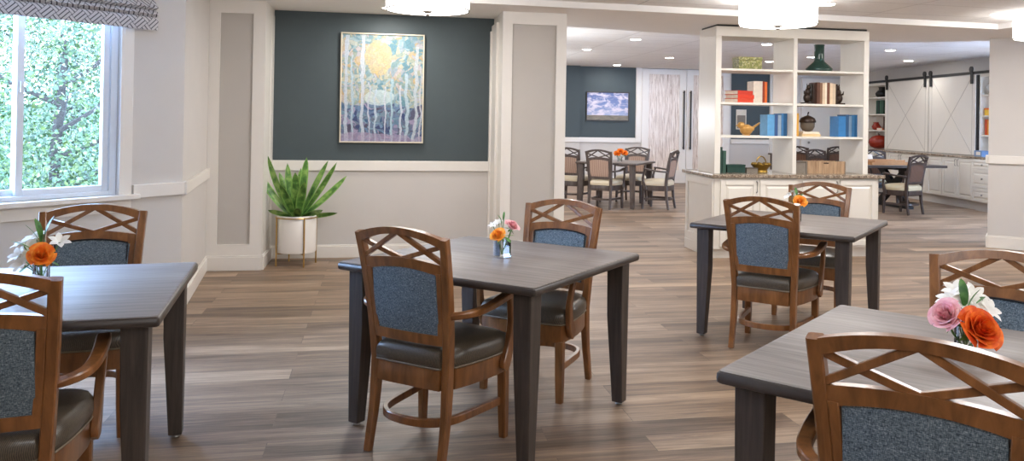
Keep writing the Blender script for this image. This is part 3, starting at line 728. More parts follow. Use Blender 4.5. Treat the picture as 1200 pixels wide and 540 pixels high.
# items on the bookcase -------------------------------------------------
def ornament(name, mb_or_parts, label, cat, x, y, z, rz=0, group=None, mat=None, smooth=50, bevel=0):
    """a single-mesh or multi-part thing standing at bookcase coordinates"""
    if isinstance(mb_or_parts, MB):
        o = mb_or_parts.obj(name, mat, smooth=smooth, bevel=bevel); place(o, bc(x,y,z), BG+rz); return tag(o, label, cat, group)
    t = thing(name, label, cat, bc(x,y,z), BG+rz, group)
    for nm, mb, m in mb_or_parts: mb.obj(nm, m, t, smooth=smooth, bevel=bevel)
    return t
def book_parts(w, d, h, col, pages=True):
    """upright book: spine towards -y, thickness w, depth d, height h"""
    c = MB(); k = .003
    c.box(-w/2,-w/2+k,0,d,0,h); c.box(w/2-k,w/2,0,d,0,h); c.box(-w/2+k,w/2-k,0,k,0,h)
    p = MB(); p.box(-w/2+k,w/2-k,k,d-.006,.004,h-.004)
    return [('cover', c, M.setdefault('book%02x%02x%02x' % col, simple('book cloth %d %d %d' % col, col, .6))), ('pages', p, M['paper'])]
def book(x, y, z, w, d, h, col, label, rz=0, group=None):
    return ornament('book', book_parts(w,d,h,col), label, 'book', x, y, z, rz, group, smooth=0)
def flat_book(x, y, z, L, d, h, col, label, rz=0, group=None):
    """book lying flat, spine to the front; its page end shows at the left"""
    c = MB(); k = .003
    c.box(-L/2,L/2,0,d,0,k); c.box(-L/2,L/2,0,d,h-k,h); c.box(-L/2,L/2,0,k,k,h-k)
    p = MB(); p.box(-L/2+.006,L/2-.006,k,d-.006,k,h-k)
    return ornament('book', [('cover', c, M.setdefault('book%02x%02x%02x' % col, simple('book cloth %d %d %d' % col, col, .6))), ('pages', p, M['paper'])], label, 'book', x, y, z, rz, group, smooth=0)
s1, s2, s3 = [z+.012 for z in SZ]
mb = MB(); mb.box(-.135,.135,-.09,.09,0,.10); l = MB(); l.box(-.139,.139,-.094,.094,.10,.138)
ornament('trinket_box', [('box', mb, M['mosaic']), ('lid', l, M['mosaic'])], 'gold-green mosaic box on the top shelf of the left bay', 'box', .445, .2, s3, bevel=.004, smooth=0)
# long-necked bottle
prof = [(.06,0),(.14,.004),(.147,.012),(.147,.035),(.060,.115),(.054,.135),(.054,.29),(.058,.295),(.058,.305),(.044,.305)]
ornament('bottle', MB().lathe(prof, 20), 'dark green long-necked bottle vase on the top shelf of the right bay', 'vase', 1.30, .2, s3, mat=M['green_glaze'])
# red stack and upright books
for i, (L, dx, col) in enumerate(((.32,0,(206,70,44)),(.31,.005,(214,64,40)),(.30,-.004,(200,58,40)))):
    flat_book(.385+dx, .09, s2+i*.044, L*.82, .19, .043, col, ('lowest','middle','topmost')[i]+' red book in the flat stack of three on the bookcase shelf', (.48,.42,.46)[i], 'flat red books')
book(.585, .22, s2, .105, .17, .245, (222,212,198), 'tall cream book standing behind the flat red stack')
book(.650, .22, s2, .026, .17, .245, (150,60,36), 'brick red book standing right beside the tall cream book')
book(.680, .22, s2, .028, .17, .240, (226,112,52), 'bright orange book standing at the right end of the red and cream books')
# bird
mb = MB(); mb.ball((0,0,.065), .075,.055,.06, 14, 10); mb.ball((-.06,0,.112), .042,.038,.04, 12, 8)
mb.loft([[(.05,-.02,.055),(.05,.02,.055),(.05,.02,.085),(.05,-.02,.085)],[(.155,-.012,.135),(.155,.012,.135),(.155,.012,.148),(.155,-.012,.148)]])
b2 = MB(); b2.tube([(-.098,0,.112),(-.125,0,.106)], [.012,.002], 8); w_ = MB(); 
for s in (-1,1): w_.ball((.02,s*.05,.075), .055,.012,.032, 12, 6)
f_ = MB(); f_.box(-.035,.035,-.03,.03,0,.012)
ornament('bird_figurine', [('body', mb, M['tan_gold']), ('beak', b2, M['tan_gold']), ('wings', w_, M['tan_gold']), ('base', f_, M['tan_gold'])], 'gold bird figurine with raised tail on the third shelf of the left bay', 'figurine', .445, .2, s1)
# blue books, left bay and right bay
def blue_row(x0, names, grp):
    x = x0
    for w, h, col, lab in names:
        book(x+w/2, .12, s1, w-.002, .19, h, col, lab, 0, grp); x += w
blue_row(.655, [(.085,.235,(96,158,206),'thick light blue book at the left of the left-bay blue row'),(.038,.240,(60,90,140),'navy book second in the left-bay blue row'),(.04,.232,(150,170,190),'pale blue-grey book third in the left-bay blue row'),(.03,.25,(64,120,170),'slim blue book fourth in the left-bay blue row'),(.04,.25,(40,88,130),'deep blue book at the right end of the left-bay blue row')], 'blue books in the left bay')
blue_row(1.50, [(.09,.23,(50,118,176),'thick blue book at the left of the right-bay blue row'),(.036,.25,(44,84,124),'dark blue book second in the right-bay blue row'),(.034,.236,(120,150,178),'grey-blue book third in the right-bay blue row'),(.036,.245,(58,116,164),'slim blue book fourth in the right-bay blue row'),(.055,.25,(42,100,150),'deep blue book at the right end of the right-bay blue row')], 'blue books in the right bay')
# counter items, left bay
book(.125, .14, CT, .045, .22, .28, (40,70,62), 'tall dark green book standing on the counter against the left side panel')
book(.172, .14, CT, .036, .20, .24, (52,84,74), 'shorter green book standing on the counter beside the tall dark green one')
mb = MB(); mb.box(-.105,.105,-.07,.07,0,.07); l = MB(); l.box(-.108,.108,-.073,.073,.07,.09)
ornament('storage_box', [('box', mb, M['green_glaze']), ('lid', l, M['green_glaze'])], 'dark teal lidded box on the counter beside the green books', 'box', .305, .2, CT, bevel=.003, smooth=0)
mb = MB(); mb.box(-.065,.065,-.05,.05,0,.042); l = MB(); l.box(-.067,.067,-.052,.052,.042,.055)
ornament('small_box', [('box', mb, M['crate_side']), ('lid', l, M['acorn'])], 'small grey box on the counter left of the gold basket', 'box', .50, .2, CT, smooth=0)
mb = MB(); mb.lathe([(.05,0),(.075,.004),(.072,.02),(.062,.03),(.085,.06),(.112,.085),(.116,.09),(.108,.088),(.08,.07),(.05,.05)], 20)
h_ = MB(); h_.tube([(math.cos(PI*k/12)*.06-.0, 0, .085+math.sin(PI*k/12)*.095) for k in range(13)], .007, 6)
e_ = MB()
for k in range(9): a = 2*PI*k/9; e_.ball((math.cos(a)*.085,math.sin(a)*.085,.095), .026,.026,.02, 8, 6)
ornament('gold_basket', [('bowl', mb, M['gold']), ('handle', h_, M['gold']), ('petal_rim', e_, M['gold'])], 'gold metal basket with arched handle on the counter of the left bay', 'basket', .625, .2, CT)
# right bay second shelf: bookends and brown books
def figure_end(flip):
    m1 = MB(); f = -1 if flip else 1
    m1.box(-.05,.05,-.05,.05,0,.02); m1.ball((0,0,.07), .042,.04,.055); m1.ball((f*.008,0,.135), .032,.03,.045); m1.ball((f*.016,-.005,.19), .024,.024,.026); m1.tube([(f*.0,0,.10),(-f*.04,-.02,.12),(-f*.045,-.02,.15)], [.014,.011,.007], 6); m1.tube([(f*.02,-.02,.05),(f*.045,-.03,.03),(f*.046,-.03,.02)], .012, 6)
    for s in (-1,1): m1.tube([(f*.016+s*.014,0,.205),(f*.016+s*.02,0,.23)], [.008,.002], 6)
    m2 = MB(); m2.box(f*.05-.006 if f>0 else -.056, f*.05+.006 if f>0 else -.044, -.05,.05,0,.23)
    return [('figure', m1, M['bronze']), ('upright', m2, M['bronze'])]
ornament('bookend', figure_end(False), 'dark bronze animal bookend at the left of the brown books', 'bookend', 1.16, .2, s2)
ornament('bookend', figure_end(True), 'dark bronze animal bookend at the right of the brown books', 'bookend', 1.545, .2, s2)
x = 1.242
for w, h, col, lab in ((.036,.245,(92,58,44),'dark brown book beside the left bookend'),(.03,.24,(130,96,74),'mid brown book second from the left bookend'),(.032,.235,(216,196,168),'cream book third from the left bookend'),(.022,.245,(236,224,204),'thin white book fourth from the left bookend'),(.034,.245,(112,68,48),'reddish brown book fifth from the left bookend'),(.036,.24,(222,200,170),'cream book next to last before the right bookend'),(.036,.235,(206,186,160),'beige book touching the right bookend')):
    book(x+w/2, .13, s2, w-.002, .18, h, col, lab, 0, 'books between the bookends'); x += w
# right bay third shelf
book(1.005, .14, s1, .06, .19, .255, (222,168,70), 'golden yellow book standing at the left of the acorn')
flat_book(1.165, .10, s1, .22, .17, .028, (214,186,140), 'cream book lying flat under the acorn', 0)
flat_book(1.170, .11, s1+.029, .20, .16, .024, (232,220,200), 'pale book lying on the cream book, the acorn on top', .05)
mb = MB(); mb.lathe([(.02,0),(.055,.012),(.078,.05),(.08,.095),(.074,.11)], 18); c_ = MB(); c_.lathe([(.09,.10),(.093,.115),(.078,.15),(.04,.172),(.012,.18)], 18); k_ = MB(); k_.tube([(0,0,.175),(.004,0,.20),(.012,0,.218)], [.012,.009,.008], 8)
ornament('acorn_ornament', [('nut', mb, M['acorn']), ('cap', c_, M['bronze']), ('stalk', k_, M['bronze'])], 'large brown acorn ornament on two flat books in the right bay', 'ornament', 1.165, .19, s1+.054)
mb = MB(); mb.box(-.21,.21,-.10,.10,0,.13); e2 = MB(); e2.box(-.215,-.21,-.10,.10,0,.13); s_ = MB(); s_.box(-.03,.03,-.103,-.10,.105,.118)
cr = thing('wooden_crate', 'long tan slatted wooden crate on the counter of the right bay', 'crate', bc(1.345,.2,CT), BG)
mb = MB(); mb.box(-.225,.225,-.105,-.095,0,.135); mb.box(-.225,.225,.095,.105,0,.135); mb.box(-.225,.225,-.095,.095,0,.01); mb.obj('slats', M['crate_wood'], cr, smooth=0)
mb = MB(); mb.box(-.235,-.225,-.105,.105,0,.135); mb.box(.225,.235,-.105,.105,0,.135); mb.obj('crate_end', M['crate_side'], cr, smooth=0)
mb = MB(); mb.box(-.03,.03,-.107,-.1049,.108,.122); mb.obj('hand_hole', M['bronze'], cr, smooth=0)
cb = thing('grey_box', 'grey box beside the slatted crate at the left of the right bay counter', 'box', bc(1.035,.2,CT), BG)
MB().box(-.07,.07,-.1,.1,0,.115).obj('box', M['crate_side'], cb, smooth=0, bevel=.003); MB().box(-.072,.072,-.102,.102,.115,.13).obj('lid', M['acorn'], cb, smooth=0)

# ------------------------------------------------------------------ cabinet wall (local x along the wall away from the viewer, y behind the fronts)
RM = Matrix.Identity(4); RM[0][0],RM[1][0] = RT.x,RT.y; RM[0][1],RM[1][1] = -RN.x,-RN.y; RM[0][3],RM[1][3] = RO.x,RO.y
def rw(name, label, cat, s, off=0, z=0, group=None):
    o = bpy.data.objects.new(name, None); COL.objects.link(o); o.matrix_world = RM @ Matrix.Translation((s,off,z)); tag(o, label, cat, group); return o
# here +x of the wall frame points away from the viewer; fronts face -y
KC = 'white base cabinets along the barn-door wall'
for s0, s1_, lab in ((.02,.985,'white two-door base cabinet next to the drawer stack under the barn doors'),(.985,1.95,'white two-door base cabinet second from the drawer stack, behind the brown chair'),(1.95,2.92,'white two-door base cabinet third from the drawer stack, mostly behind the activity table'),(2.92,3.90,'white two-door base cabinet farthest from the drawer stack')):
    c = rw('base_cabinet', lab, 'cabinet', s0, 0, 0, KC); w = s1_-s0
    MB().box(0,w,0,.62,.155,.885).obj('body', M['white'], c, smooth=0); MB().box(0,w,.07,.62,0,.155).obj('plinth', M['wall'], c, smooth=0)
    panel_door(.01,w/2-.004,.17,.875,0,c,handle=w/2-.04,hz=.80); panel_door(w/2+.004,w-.01,.17,.875,0,c,handle=w/2+.04,hz=.80)
c = rw('drawer_cabinet', 'white base cabinet with a stack of three drawers by the grey wall end', 'cabinet', -.62, -.05); w = .64
MB().box(0,w,0,.67,.155,.885).obj('body', M['white'], c, smooth=0); MB().box(0,w,.07,.67,0,.155).obj('plinth', M['wall'], c, smooth=0)
for z0, z1 in ((.17,.40),(.41,.71),(.72,.875)): panel_door(.015,w-.015,z0,z1,0,c,'drawer',.035 if z0>.7 else .05,handle=w/2,hz='k')
o = MB().box(-.66,3.95,-.03,.64,.887,.927).obj('countertop', M['granite'], smooth=0, bevel=.005); o.matrix_world = RM; tag(o, 'granite countertop on the white cabinets along the barn-door wall', 'countertop')
# built-in shelves either side of the doors
def shelf_unit(s0, s1_, zs, label):
    c = rw('built_in_shelves', label, 'shelves', s0, .36, .927); w = s1_-s0; z1 = 2.40
    for a, b in ((0,.03),(w-.03,w)): MB().box(a,b,0,.27,0,z1-.927).obj('side_panel', M['white'], c, smooth=0)
    MB().box(0,w,.255,.27,0,z1-.927).obj('back_panel', M['wall'], c, smooth=0); MB().box(0,w,0,.27,z1-.927-.06,z1-.927).obj('header', M['white'], c, smooth=0)
    for z in zs: MB().box(.03,w-.03,0,.255,z-.927-.012,z-.927+.012).obj('shelf', M['white'], c, smooth=0)
LS = [1.33,1.69,2.07]; RS = [1.29,1.64,2.01]
shelf_unit(3.78,4.70,LS,'white built-in shelves at the left of the barn doors'); shelf_unit(-.42,.46,RS,'white built-in shelves at the right of the barn doors, beside the grey wall end')
# barn doors on their rail
BDY = .33
def barn_door(s0, s1_, label):
    d = rw('sliding_barn_door_leaf', label, 'sliding door', s0, BDY, .935, 'white barn doors'); w = s1_-s0; h = 1.45; th = .03
    MB().box(0,w,0,th,0,h).obj('door_panel', M['white'], d, smooth=0)
    k = .10; mb = MB(); g = .012
    mb.bar([(k,-.0005,.02),(w-k,-.0005,h-.02)], .004, g, (0,1,0), .05); mb.bar([(k,-.0008,h-.02),(w-k,-.0008,.02)], .004, g, (0,1,0), .05)
    mb.box(k-g/2,k+g/2,-.002,.002,0,h); mb.box(w-k-g/2,w-k+g/2,-.002,.002,0,h)
    mb.obj('groove_line', M['panel'], d, smooth=0)
    for x in (.09, w-.09):
        mb = MB(); mb.box(x-.035,x+.035,-.028,-.014,h-.16,h+.14); mb.lathe([(.055,-.01),(.055,.01)],16); n0 = len(mb.v)-32
        mb.xf(Matrix.Translation((x,-.03,h+.10)) @ Matrix.Rotation(PI/2,4,'X'), n0); mb.obj('hanger', M['black'], d, smooth=30)
    return d
barn_door(2.06,3.74,'white cross-braced barn door at the left of the pair'); barn_door(.53,2.03,'white cross-braced barn door at the right of the pair')
o = MB().box(-.55,4.75,BDY-.02,BDY-.005,2.395,2.445).obj('barn_door_rail', M['black'], smooth=0, bevel=.002); o.matrix_world = RM; tag(o, 'long black steel rail carrying the two barn doors', 'rail')
MB().box(.47,.53,.34,.40,.93,2.38).obj('jamb_strip', M['black'], None, smooth=0)
j = bpy.data.objects['jamb_strip']; j.matrix_world = RM; j.name = 'trim_13'; j['kind'] = 'structure'
# things on the built-in shelves
def rthing(name, label, cat, s, z, parts, off=.47, group=None, smooth=50, rz=0):
    o = rw(name, label, cat, s, off, z, group); o.matrix_world = o.matrix_world @ Matrix.Rotation(rz,4,'Z')
    for nm, mb, m in parts: mb.obj(nm, m, o, smooth=smooth)
    return o
zL = [z+.012 for z in LS]; zR = [z+.012 for z in RS]
a = MB(); a.lathe([(.10,0),(.135,.04),(.14,.09),(.10,.14),(.07,.16),(.07,.20),(.085,.23),(.06,.23)], 18); rthing('vase', 'squat black vase on the upper shelf left of the barn doors', 'vase', 4.16, zL[2], [('body', a, M['black'])])
for k, (w, h, col, lab) in enumerate(((.07,.30,(40,70,56),'dark green book at the right of the row left of the barn doors'),(.06,.31,(52,86,66),'mid green book second from the right on the shelf left of the barn doors'),(.06,.28,(30,48,44),'black-green book third from the right on the shelf left of the barn doors'),(.07,.31,(46,76,62),'green book fourth from the right on the shelf left of the barn doors'))):
    rthing('book', lab, 'book', 4.0+.085*k, zL[1], book_parts(w,.2,h,col), .40, 'green books left of the barn doors', 0)
a = MB(); a.lathe([(.05,0),(.09,.03),(.10,.08),(.07,.13),(.05,.16),(.055,.18),(.03,.18)], 16); hd = MB(); hd.tube([(.085,0,.10),(.14,0,.12),(.13,0,.17),(.05,0,.16)], .014, 6)
rthing('jug', 'small orange-brown jug on the shelf left of the barn doors', 'jug', 4.40, zL[0], [('body', a, M['pumpkin']), ('handle', hd, M['gold'])])
rthing('book', 'dark brown book standing at the right of the small jug', 'book', 3.93, zL[0], book_parts(.05,.2,.30,(66,40,32)), .40, None, 0)
rthing('book', 'low terracotta book lying flat beside the small jug', 'book', 4.12, zL[0], [('cover', MB().box(-.12,.12,0,.2,0,.05), M['orange']), ('pages', MB().box(-.115,.115,-.001,.19,.006,.044), M['paper'])], .40, None, 0)
a = MB(); a.lathe([(.10,0),(.19,.05),(.225,.13),(.215,.20),(.16,.265),(.07,.30),(.05,.30)], 22); s_ = MB(); s_.tube([(0,0,.295),(.01,0,.33),(.03,0,.345)], [.025,.018,.014], 8)
rthing('pumpkin_jar', 'round red-orange pumpkin jar on the counter left of the barn doors', 'jar', 4.17, .927, [('body', a, M['pumpkin']), ('stalk', s_, M['bronze'])], .42)
a = MB(); a.ball((0,0,.11), .11); f = MB(); f.lathe([(.06,0),(.05,.012),(.03,.016)], 14); rthing('glass_globe', 'pale grey glass globe on the upper shelf right of the barn doors', 'globe', .25, zR[2], [('globe', a, M['globe_grey']), ('foot', f, M['globe_grey'])])
rthing('yellow_box', 'yellow lidded box on the shelf right of the barn doors', 'box', .24, zR[1], [('box', MB().box(-.12,.12,-.07,.07,0,.10), M['yellow']), ('lid', MB().box(-.124,.124,-.074,.074,.10,.13), M['orange'])], .46, None, 0)
for k, col in enumerate(((206,96,38),(196,80,34),(224,150,60),(186,72,36))): rthing('book', ('nearest','second','third','farthest')[k]+' orange book of the row right of the barn doors', 'book', .12+.07*k, zR[0], book_parts(.06,.19,.27+.01*(k%2),col), .40, 'orange books right of the barn doors', 0)
rthing('tissue_box', 'blue and white box on the counter right of the barn doors', 'box', .24, .927, [('box', MB().box(-.11,.11,-.07,.07,0,.10), M['bluebox']), ('label_panel', MB().box(-.06,.06,-.072,-.07,.02,.08), M['paper'])], .27, None, 0)

# ------------------------------------------------------------------ far wall: doors, pictures
def far_door(name, x0, x1, hx, label):
    d = bpy.data.objects.new(name, None); COL.objects.link(d); d.location = (x0,YF-.06,0); struct(d, label); w = x1-x0; h = 2.70
    mb = MB(); a, b = (.06 if hx > w/2 else .16), (.16 if hx > w/2 else .06)
    a = b = .17
    mb.box(0,a,0,.05,0,h); mb.box(w-b,w,0,.05,0,h); mb.box(a,w-b,0,.05,h-.12,h); mb.box(a,w-b,0,.05,0,.30); mb.obj('door_frame', M['trim'], d, smooth=0, bevel=.003)
    MB().box(a-.01,w-b+.01,.015,.035,.29,h-.11).obj('door_panel', M['reed'], d, smooth=0)
    mb = MB(); mb.bar([(hx,-.06,.80),(hx,-.06,2.20)], .03, .03, (1,0,0), .2)
    for z in (.84,2.16): mb.tube([(hx,-.06,z),(hx,0,z)], .012, 6)
    mb.obj('handle', M['black'], d)
far_door('door_1', 6.12, 7.225, 1.03, 'tall white door leaf with reed-patterned panel and black bar handle nearest the cloud picture')
far_door('door_2', 7.235, 8.34, .085, 'right leaf of the tall reed-patterned double doors, beside the bookcase island')
def picture(name, label, x0, x1, z0, z1, Y, canvas, frame, fw, d=.035):
    t = thing(name, label, 'picture', ((x0+x1)/2, Y, z0), 0); w = (x1-x0)/2; h = z1-z0
    mb = MB(); mb.box(-w,-w+fw,-d,0,0,h); mb.box(w-fw,w,-d,0,0,h); mb.box(-w+fw,w-fw,-d,0,0,fw); mb.box(-w+fw,w-fw,-d,0,h-fw,h)
    mb.obj('frame', frame, t, smooth=0, bevel=.002)
    MB().box(-w+fw,w-fw,-d*.55,-.001,fw,h-fw).obj('canvas', canvas, t, smooth=0)
picture('framed_painting', 'tall abstract painting of pale tree trunks, slim champagne frame, on slate niche wall', -.385, .461, 1.174, 2.30, 8.56, M['painting'], M['champagne'], .014)
picture('framed_picture', 'wide picture of a cloudy sky on the far slate wall', 4.77, 5.81, 1.452, 2.135, YF, M['clouds'], M['darkmetal'], .02)
pq = thing('wall_plaque', 'small framed plaque on the far slate wall, seen through the left bookcase bay', 'plaque', (8.66,YF,1.30))
mb = MB(); mb.box(-.13,-.11,-.02,0,0,.48); mb.box(.11,.13,-.02,0,0,.48); mb.box(-.11,.11,-.02,0,0,.02); mb.box(-.11,.11,-.02,0,.34,.48); mb.obj('frame', M['paper'], pq, smooth=0); MB().box(-.11,.11,-.012,-.001,.02,.34).obj('panel', M['crate_side'], pq, smooth=0)
# pale panelled door at the far right, seen through the right bay
d = bpy.data.objects.new('door_3', None); COL.objects.link(d); d.location = (10.35,YF-.05,0); struct(d, 'pale door with white casing seen through the right bookcase bay')
mb = MB(); mb.box(-.12,0,-.01,.05,0,2.45); mb.box(1.0,1.12,-.01,.05,0,2.45); mb.box(-.12,1.12,-.01,.05,2.45,2.58); mb.obj('door_casing', M['trim'], d, smooth=0)
MB().box(0,1.0,.01,.045,0,2.45).obj('door_leaf', M['white'], d, smooth=0); mb = MB(); mb.ball((.08,-.02,1.0),.03); mb.obj('door_knob', M['nickel'], d)

# ------------------------------------------------------------------ potted plant
pp = thing('potted_plant', 'green long-leaved plant in a white pot on a slim brass stand below the painting', 'plant', (-.755,8.20,0))
mb = MB(); mb.lathe([(.17,.125),(.182,.128),(.186,.14),(.186,.475),(.183,.48),(.172,.48),(.170,.47),(.170,.43)], 32); mb.obj('pot', M['pot'], pp)
MB().lathe([(.168,.44),(.168,.452)], 24).obj('soil', M['soil'], pp)
stn = MB(); R_ = .197
stn.tube([(R_*math.cos(2*PI*k/32),R_*math.sin(2*PI*k/32),.462) for k in range(32)], .006, 6, closed=True)
for a in (.45, .45+PI/2): stn.tube([(math.cos(a)*R_,math.sin(a)*R_,.118),(-math.cos(a)*R_,-math.sin(a)*R_,.118)], .006, 6)
so = stn.obj('stand', M['brass'], pp)
for k in range(4):
    a = .45+PI/2*k; MB().tube([(math.cos(a)*R_,math.sin(a)*R_,0),(math.cos(a)*R_,math.sin(a)*R_,.468)], .0075, 8).obj('stand_leg', M['brass'], so)
def blade(mb, az, lean, L, wd, curl, base=(0,0,.445), fold=.18, face=0):
    az_v = Vector((math.cos(az),math.sin(az),0)); side = Vector((-math.sin(az),math.cos(az),0)); p = Vector(base)+az_v*.03; n = 10
    ang = lean; pts = []
    for i in range(n+1):
        t = i/n; d = az_v*math.sin(ang)+Vector((0,0,1))*math.cos(ang); nn = az_v*math.cos(ang)-Vector((0,0,1))*math.sin(ang); sd = side
        if face:
            sd = d.cross(Vector((0,1,0))); sd = sd if sd.dot(side) > 0 else -sd; sd = (side*(1-face)+sd*face).normalized(); nn = d.cross(sd)
        pts.append((p.copy(), nn.copy(), sd.copy(), wd*(.16+1.75*t)*(1-t)**.70*1.25 if t < 1 else 0)); p = p+d*(L/n); ang += curl/n
    for s, m in ((-1,0),(1,0)):
        pass
    rows = []
    for q, nn, side, w in pts: rows.append([q - side*w - nn*w*fold, q - side*w*.72 - nn*w*fold*.7, q, q + side*w*.72 - nn*w*fold*.7, q + side*w - nn*w*fold])
    o = len(mb.v); mb.v += [tuple(x) for r in rows for x in r]
    for i in range(n):
        for j in range(4): mb.f.append([o+i*5+j,o+i*5+j+1,o+(i+1)*5+j+1,o+(i+1)*5+j]); mb.mi.append(1 if j in (0,3) else 0)
rnd = random.Random(3); mb = MB()
lv = [(-.2,.05,.60,.062,.1),(2.9,.18,.54,.056,-.1),(3.3,.50,.66,.054,-.25),(3.0,.80,.58,.054,-.35),(.1,.36,.62,.048,.15),(-.2,.62,.66,.044,-.1),(.2,.88,.60,.05,-.15),(4.6,.20,.48,.066,.2),(5.1,.42,.44,.062,.3),(4.2,.50,.42,.062,.2),(1.4,.25,.5,.05,.1),(2.4,.45,.5,.05,.1),(3.9,1.15,.34,.05,.2),(5.6,1.15,.32,.05,.2),(4.8,.9,.28,.054,.4),(.0,1.38,.36,.042,.1)]
for az, le, L, w, c in lv: blade(mb, az+rnd.uniform(-.1,.1), le, L, w*.86, c, (0,0,.445), .16, .6)
mb.v = [(x, min(y, .325), z) for x, y, z in mb.v]
mb.obj('foliage', [M['zleaf'], M['zedge']], pp, smooth=60)

# ------------------------------------------------------------------ table flowers
def make_rose(name, label, mat, x, y, z, r, tilt, az, base, group):
    """bloom at world (x,y,z), stem running to base"""
    t = thing(name, label, 'flower', (x,y,z), 0, group)
    mb = MB(); Mx = Matrix.Rotation(az,4,'Z') @ Matrix.Rotation(tilt,4,'Y')
    nP = 26
    for k in range(nP):
        q = k/(nP-1); a = k*2.3999; rb = r*(.10+.62*q); H = r*(1.05-.42*q); sp = 1.25-.45*q; cu = .10+.62*q**1.6
        def f(u, v, a=a, rb=rb, H=H, sp=sp, cu=cu):
            th = a+(u-.5)*2*sp*(1-.18*v); e = 1-(abs(u-.5)*2)**3*.22*v
            rr = rb*(.35+.65*v**.55)+r*cu*max(0,v-.55)**1.5*1.5; zz = H*(v**.9)*e - r*cu*.55*max(0,v-.6)
            return (rr*math.cos(th), rr*math.sin(th), zz-r*.25)
        mb.grid(f, 8, 6)
    mb.xf(Mx); mb.obj('bloom', mat, t, smooth=80)
    b = Vector(base)-Vector((x,y,z)); mb = MB(); top = Vector((0,0,-.20*r)); mb.tube([top, top*.5+b*.35+Vector((0,0,-.01)), b], .0035, 6); mb.obj('stem', M['stem'], t)
    mb = MB()
    for k in range(5): 
        a = 2*PI*k/5; d = Vector((math.cos(a),math.sin(a),-.35)); s = Vector((-math.sin(a),math.cos(a),0)); o0 = Vector((0,0,-r*.3))
        mb.add([o0, o0+d*r*.35+s*r*.12, o0+d*r*.75, o0+d*r*.35-s*r*.12], [(0,1,2,3)])
    mb.xf(Mx); mb.obj('sepals', M['leaf'], t, smooth=0)
    return t
def make_lily(name, label, pts, base, group, r=.036, cat='flower'):
    t = thing(name, label, cat, base, 0, group); st_ = MB(); pe = MB(); b0 = Vector(base)
    for x, y, z, az, tl in pts:
        c = Vector((x,y,z))-b0; st_.tube([c, c*.5+Vector((0,0,.012)), Vector((0,0,0))], .0022, 5)
        s0 = len(pe.v)
        for k in range(6):
            a = 2*PI*k/6
            def f(u, v, a=a):
                w = .30*math.sin(PI*min(1,v*.88+.12))*r; rr = r*(.08+1.0*v); zz = r*(.75*v**.7-.35*v*v)
                return (rr*math.cos(a)-(u-.5)*2*w*math.sin(a), rr*math.sin(a)+(u-.5)*2*w*math.cos(a), zz)
            pe.grid(f, 3, 5)
        pe.xf(Matrix.Translation(c) @ Matrix.Rotation(az,4,'Z') @ Matrix.Rotation(tl,4,'Y'), s0)
    pe.obj('petals', M['petal_white'], t, smooth=80); st_.obj('stem', M['stem'], t); return t
def make_sprig(name, label, leaves, base, group):
    t = thing(name, label, 'greenery', base, 0, group); mb = MB(); sm = MB()
    for az, lean, L, w, hh in leaves:
        p = Vector((0,0,hh)); sm.tube([(0,0,0), p*.6, p+Vector((math.cos(az)*.01,math.sin(az)*.01,.01))], .002, 5)
        blade(mb, az, lean, L, w, .5, tuple(p-Vector((math.cos(az),math.sin(az),0))*.025), .2)
    mb.mi = [0]*len(mb.mi); mb.obj('leaves', M['leaf'], t, smooth=60); sm.obj('stem', M['stem'], t); return t
def vase(x, y, label, size=.032, h=.085, z=.7605, n=4, rz=.4):
    t = thing('glass_vase', label, 'vase', (x,y,z), rz)
    mb = MB(); R0 = size*1.414 if n == 4 else size; k = 4 if n == 4 else 20; a0 = PI/4
    def ring(r, z): return [(r*math.cos(a0+2*PI*i/k), r*math.sin(a0+2*PI*i/k), z) for i in range(k)]
    mb.loft([ring(R0,.0),ring(R0,h),ring(R0*.9,h),ring(R0*.9,.008),ring(R0*.2,.008)]); mb.obj('glass', M['vase'], t, smooth=0)
    MB().loft([ring(R0*.88,.009),ring(R0*.88,h*.62)]).obj('water', M['water'], t, smooth=0)
    return t
g1 = 'flowers in the four front-room vases'
TZ = .7605
# middle table
vase(.602,3.931,'small square glass vase on the middle table holding an orange and a pink rose')
B = lambda x, y: (x, y, TZ+.015)
make_rose('orange_rose','golden orange rose in the vase on the middle table',M['rose_yellow'],.578,3.885,TZ+.110,.044,.75,-2.3,B(.605,3.935),g1)
make_rose('pink_rose','pink rose in the vase on the middle table',M['rose_pink'],.650,3.935,TZ+.148,.042,.6,-.7,B(.60,3.93),g1)
make_lily('white_blossom','small white blossoms behind the roses on the middle table',[(.560,3.945,TZ+.150,4.0,.5),(.590,3.965,TZ+.162,4.2,.5)],B(.603,3.94),g1,.026)
make_sprig('greenery','green leaf sprig in the vase on the middle table',[(0.0,1.3,.055,.016,.085),(2.6,.35,.05,.007,.15),(1.2,.15,.05,.007,.16),(-.8,1.9,.05,.016,.085)],B(.606,3.928),g1)
# window table
vase(-1.27,3.47,'small glass vase of orange and white flowers on the window table',.03,.085,n=20)
make_rose('orange_rose','orange rose in the vase on the window table',M['rose_orange'],-1.248,3.41,TZ+.122,.052,.95,-1.3,B(-1.265,3.465),g1)
make_lily('white_alstroemeria','white alstroemeria cluster in the vase on the window table',[(-1.345,3.50,TZ+.150,3.6,.5),(-1.355,3.49,TZ+.110,3.9,.8),(-1.34,3.48,TZ+.080,4.2,1.0),(-1.31,3.53,TZ+.170,3.9,.4),(-1.225,3.52,TZ+.155,5.2,.6),(-1.32,3.50,TZ+.130,4.3,.8)],B(-1.272,3.475),g1,.042)
make_sprig('greenery','pointed green leaves in the vase on the window table',[(2.6,.15,.10,.017,.15),(.6,.12,.11,.015,.15),(3.6,.35,.10,.016,.14),(3.4,.8,.12,.014,.10),(3.9,1.9,.10,.013,.085),(-.3,1.6,.07,.012,.08)],B(-1.268,3.468),g1)
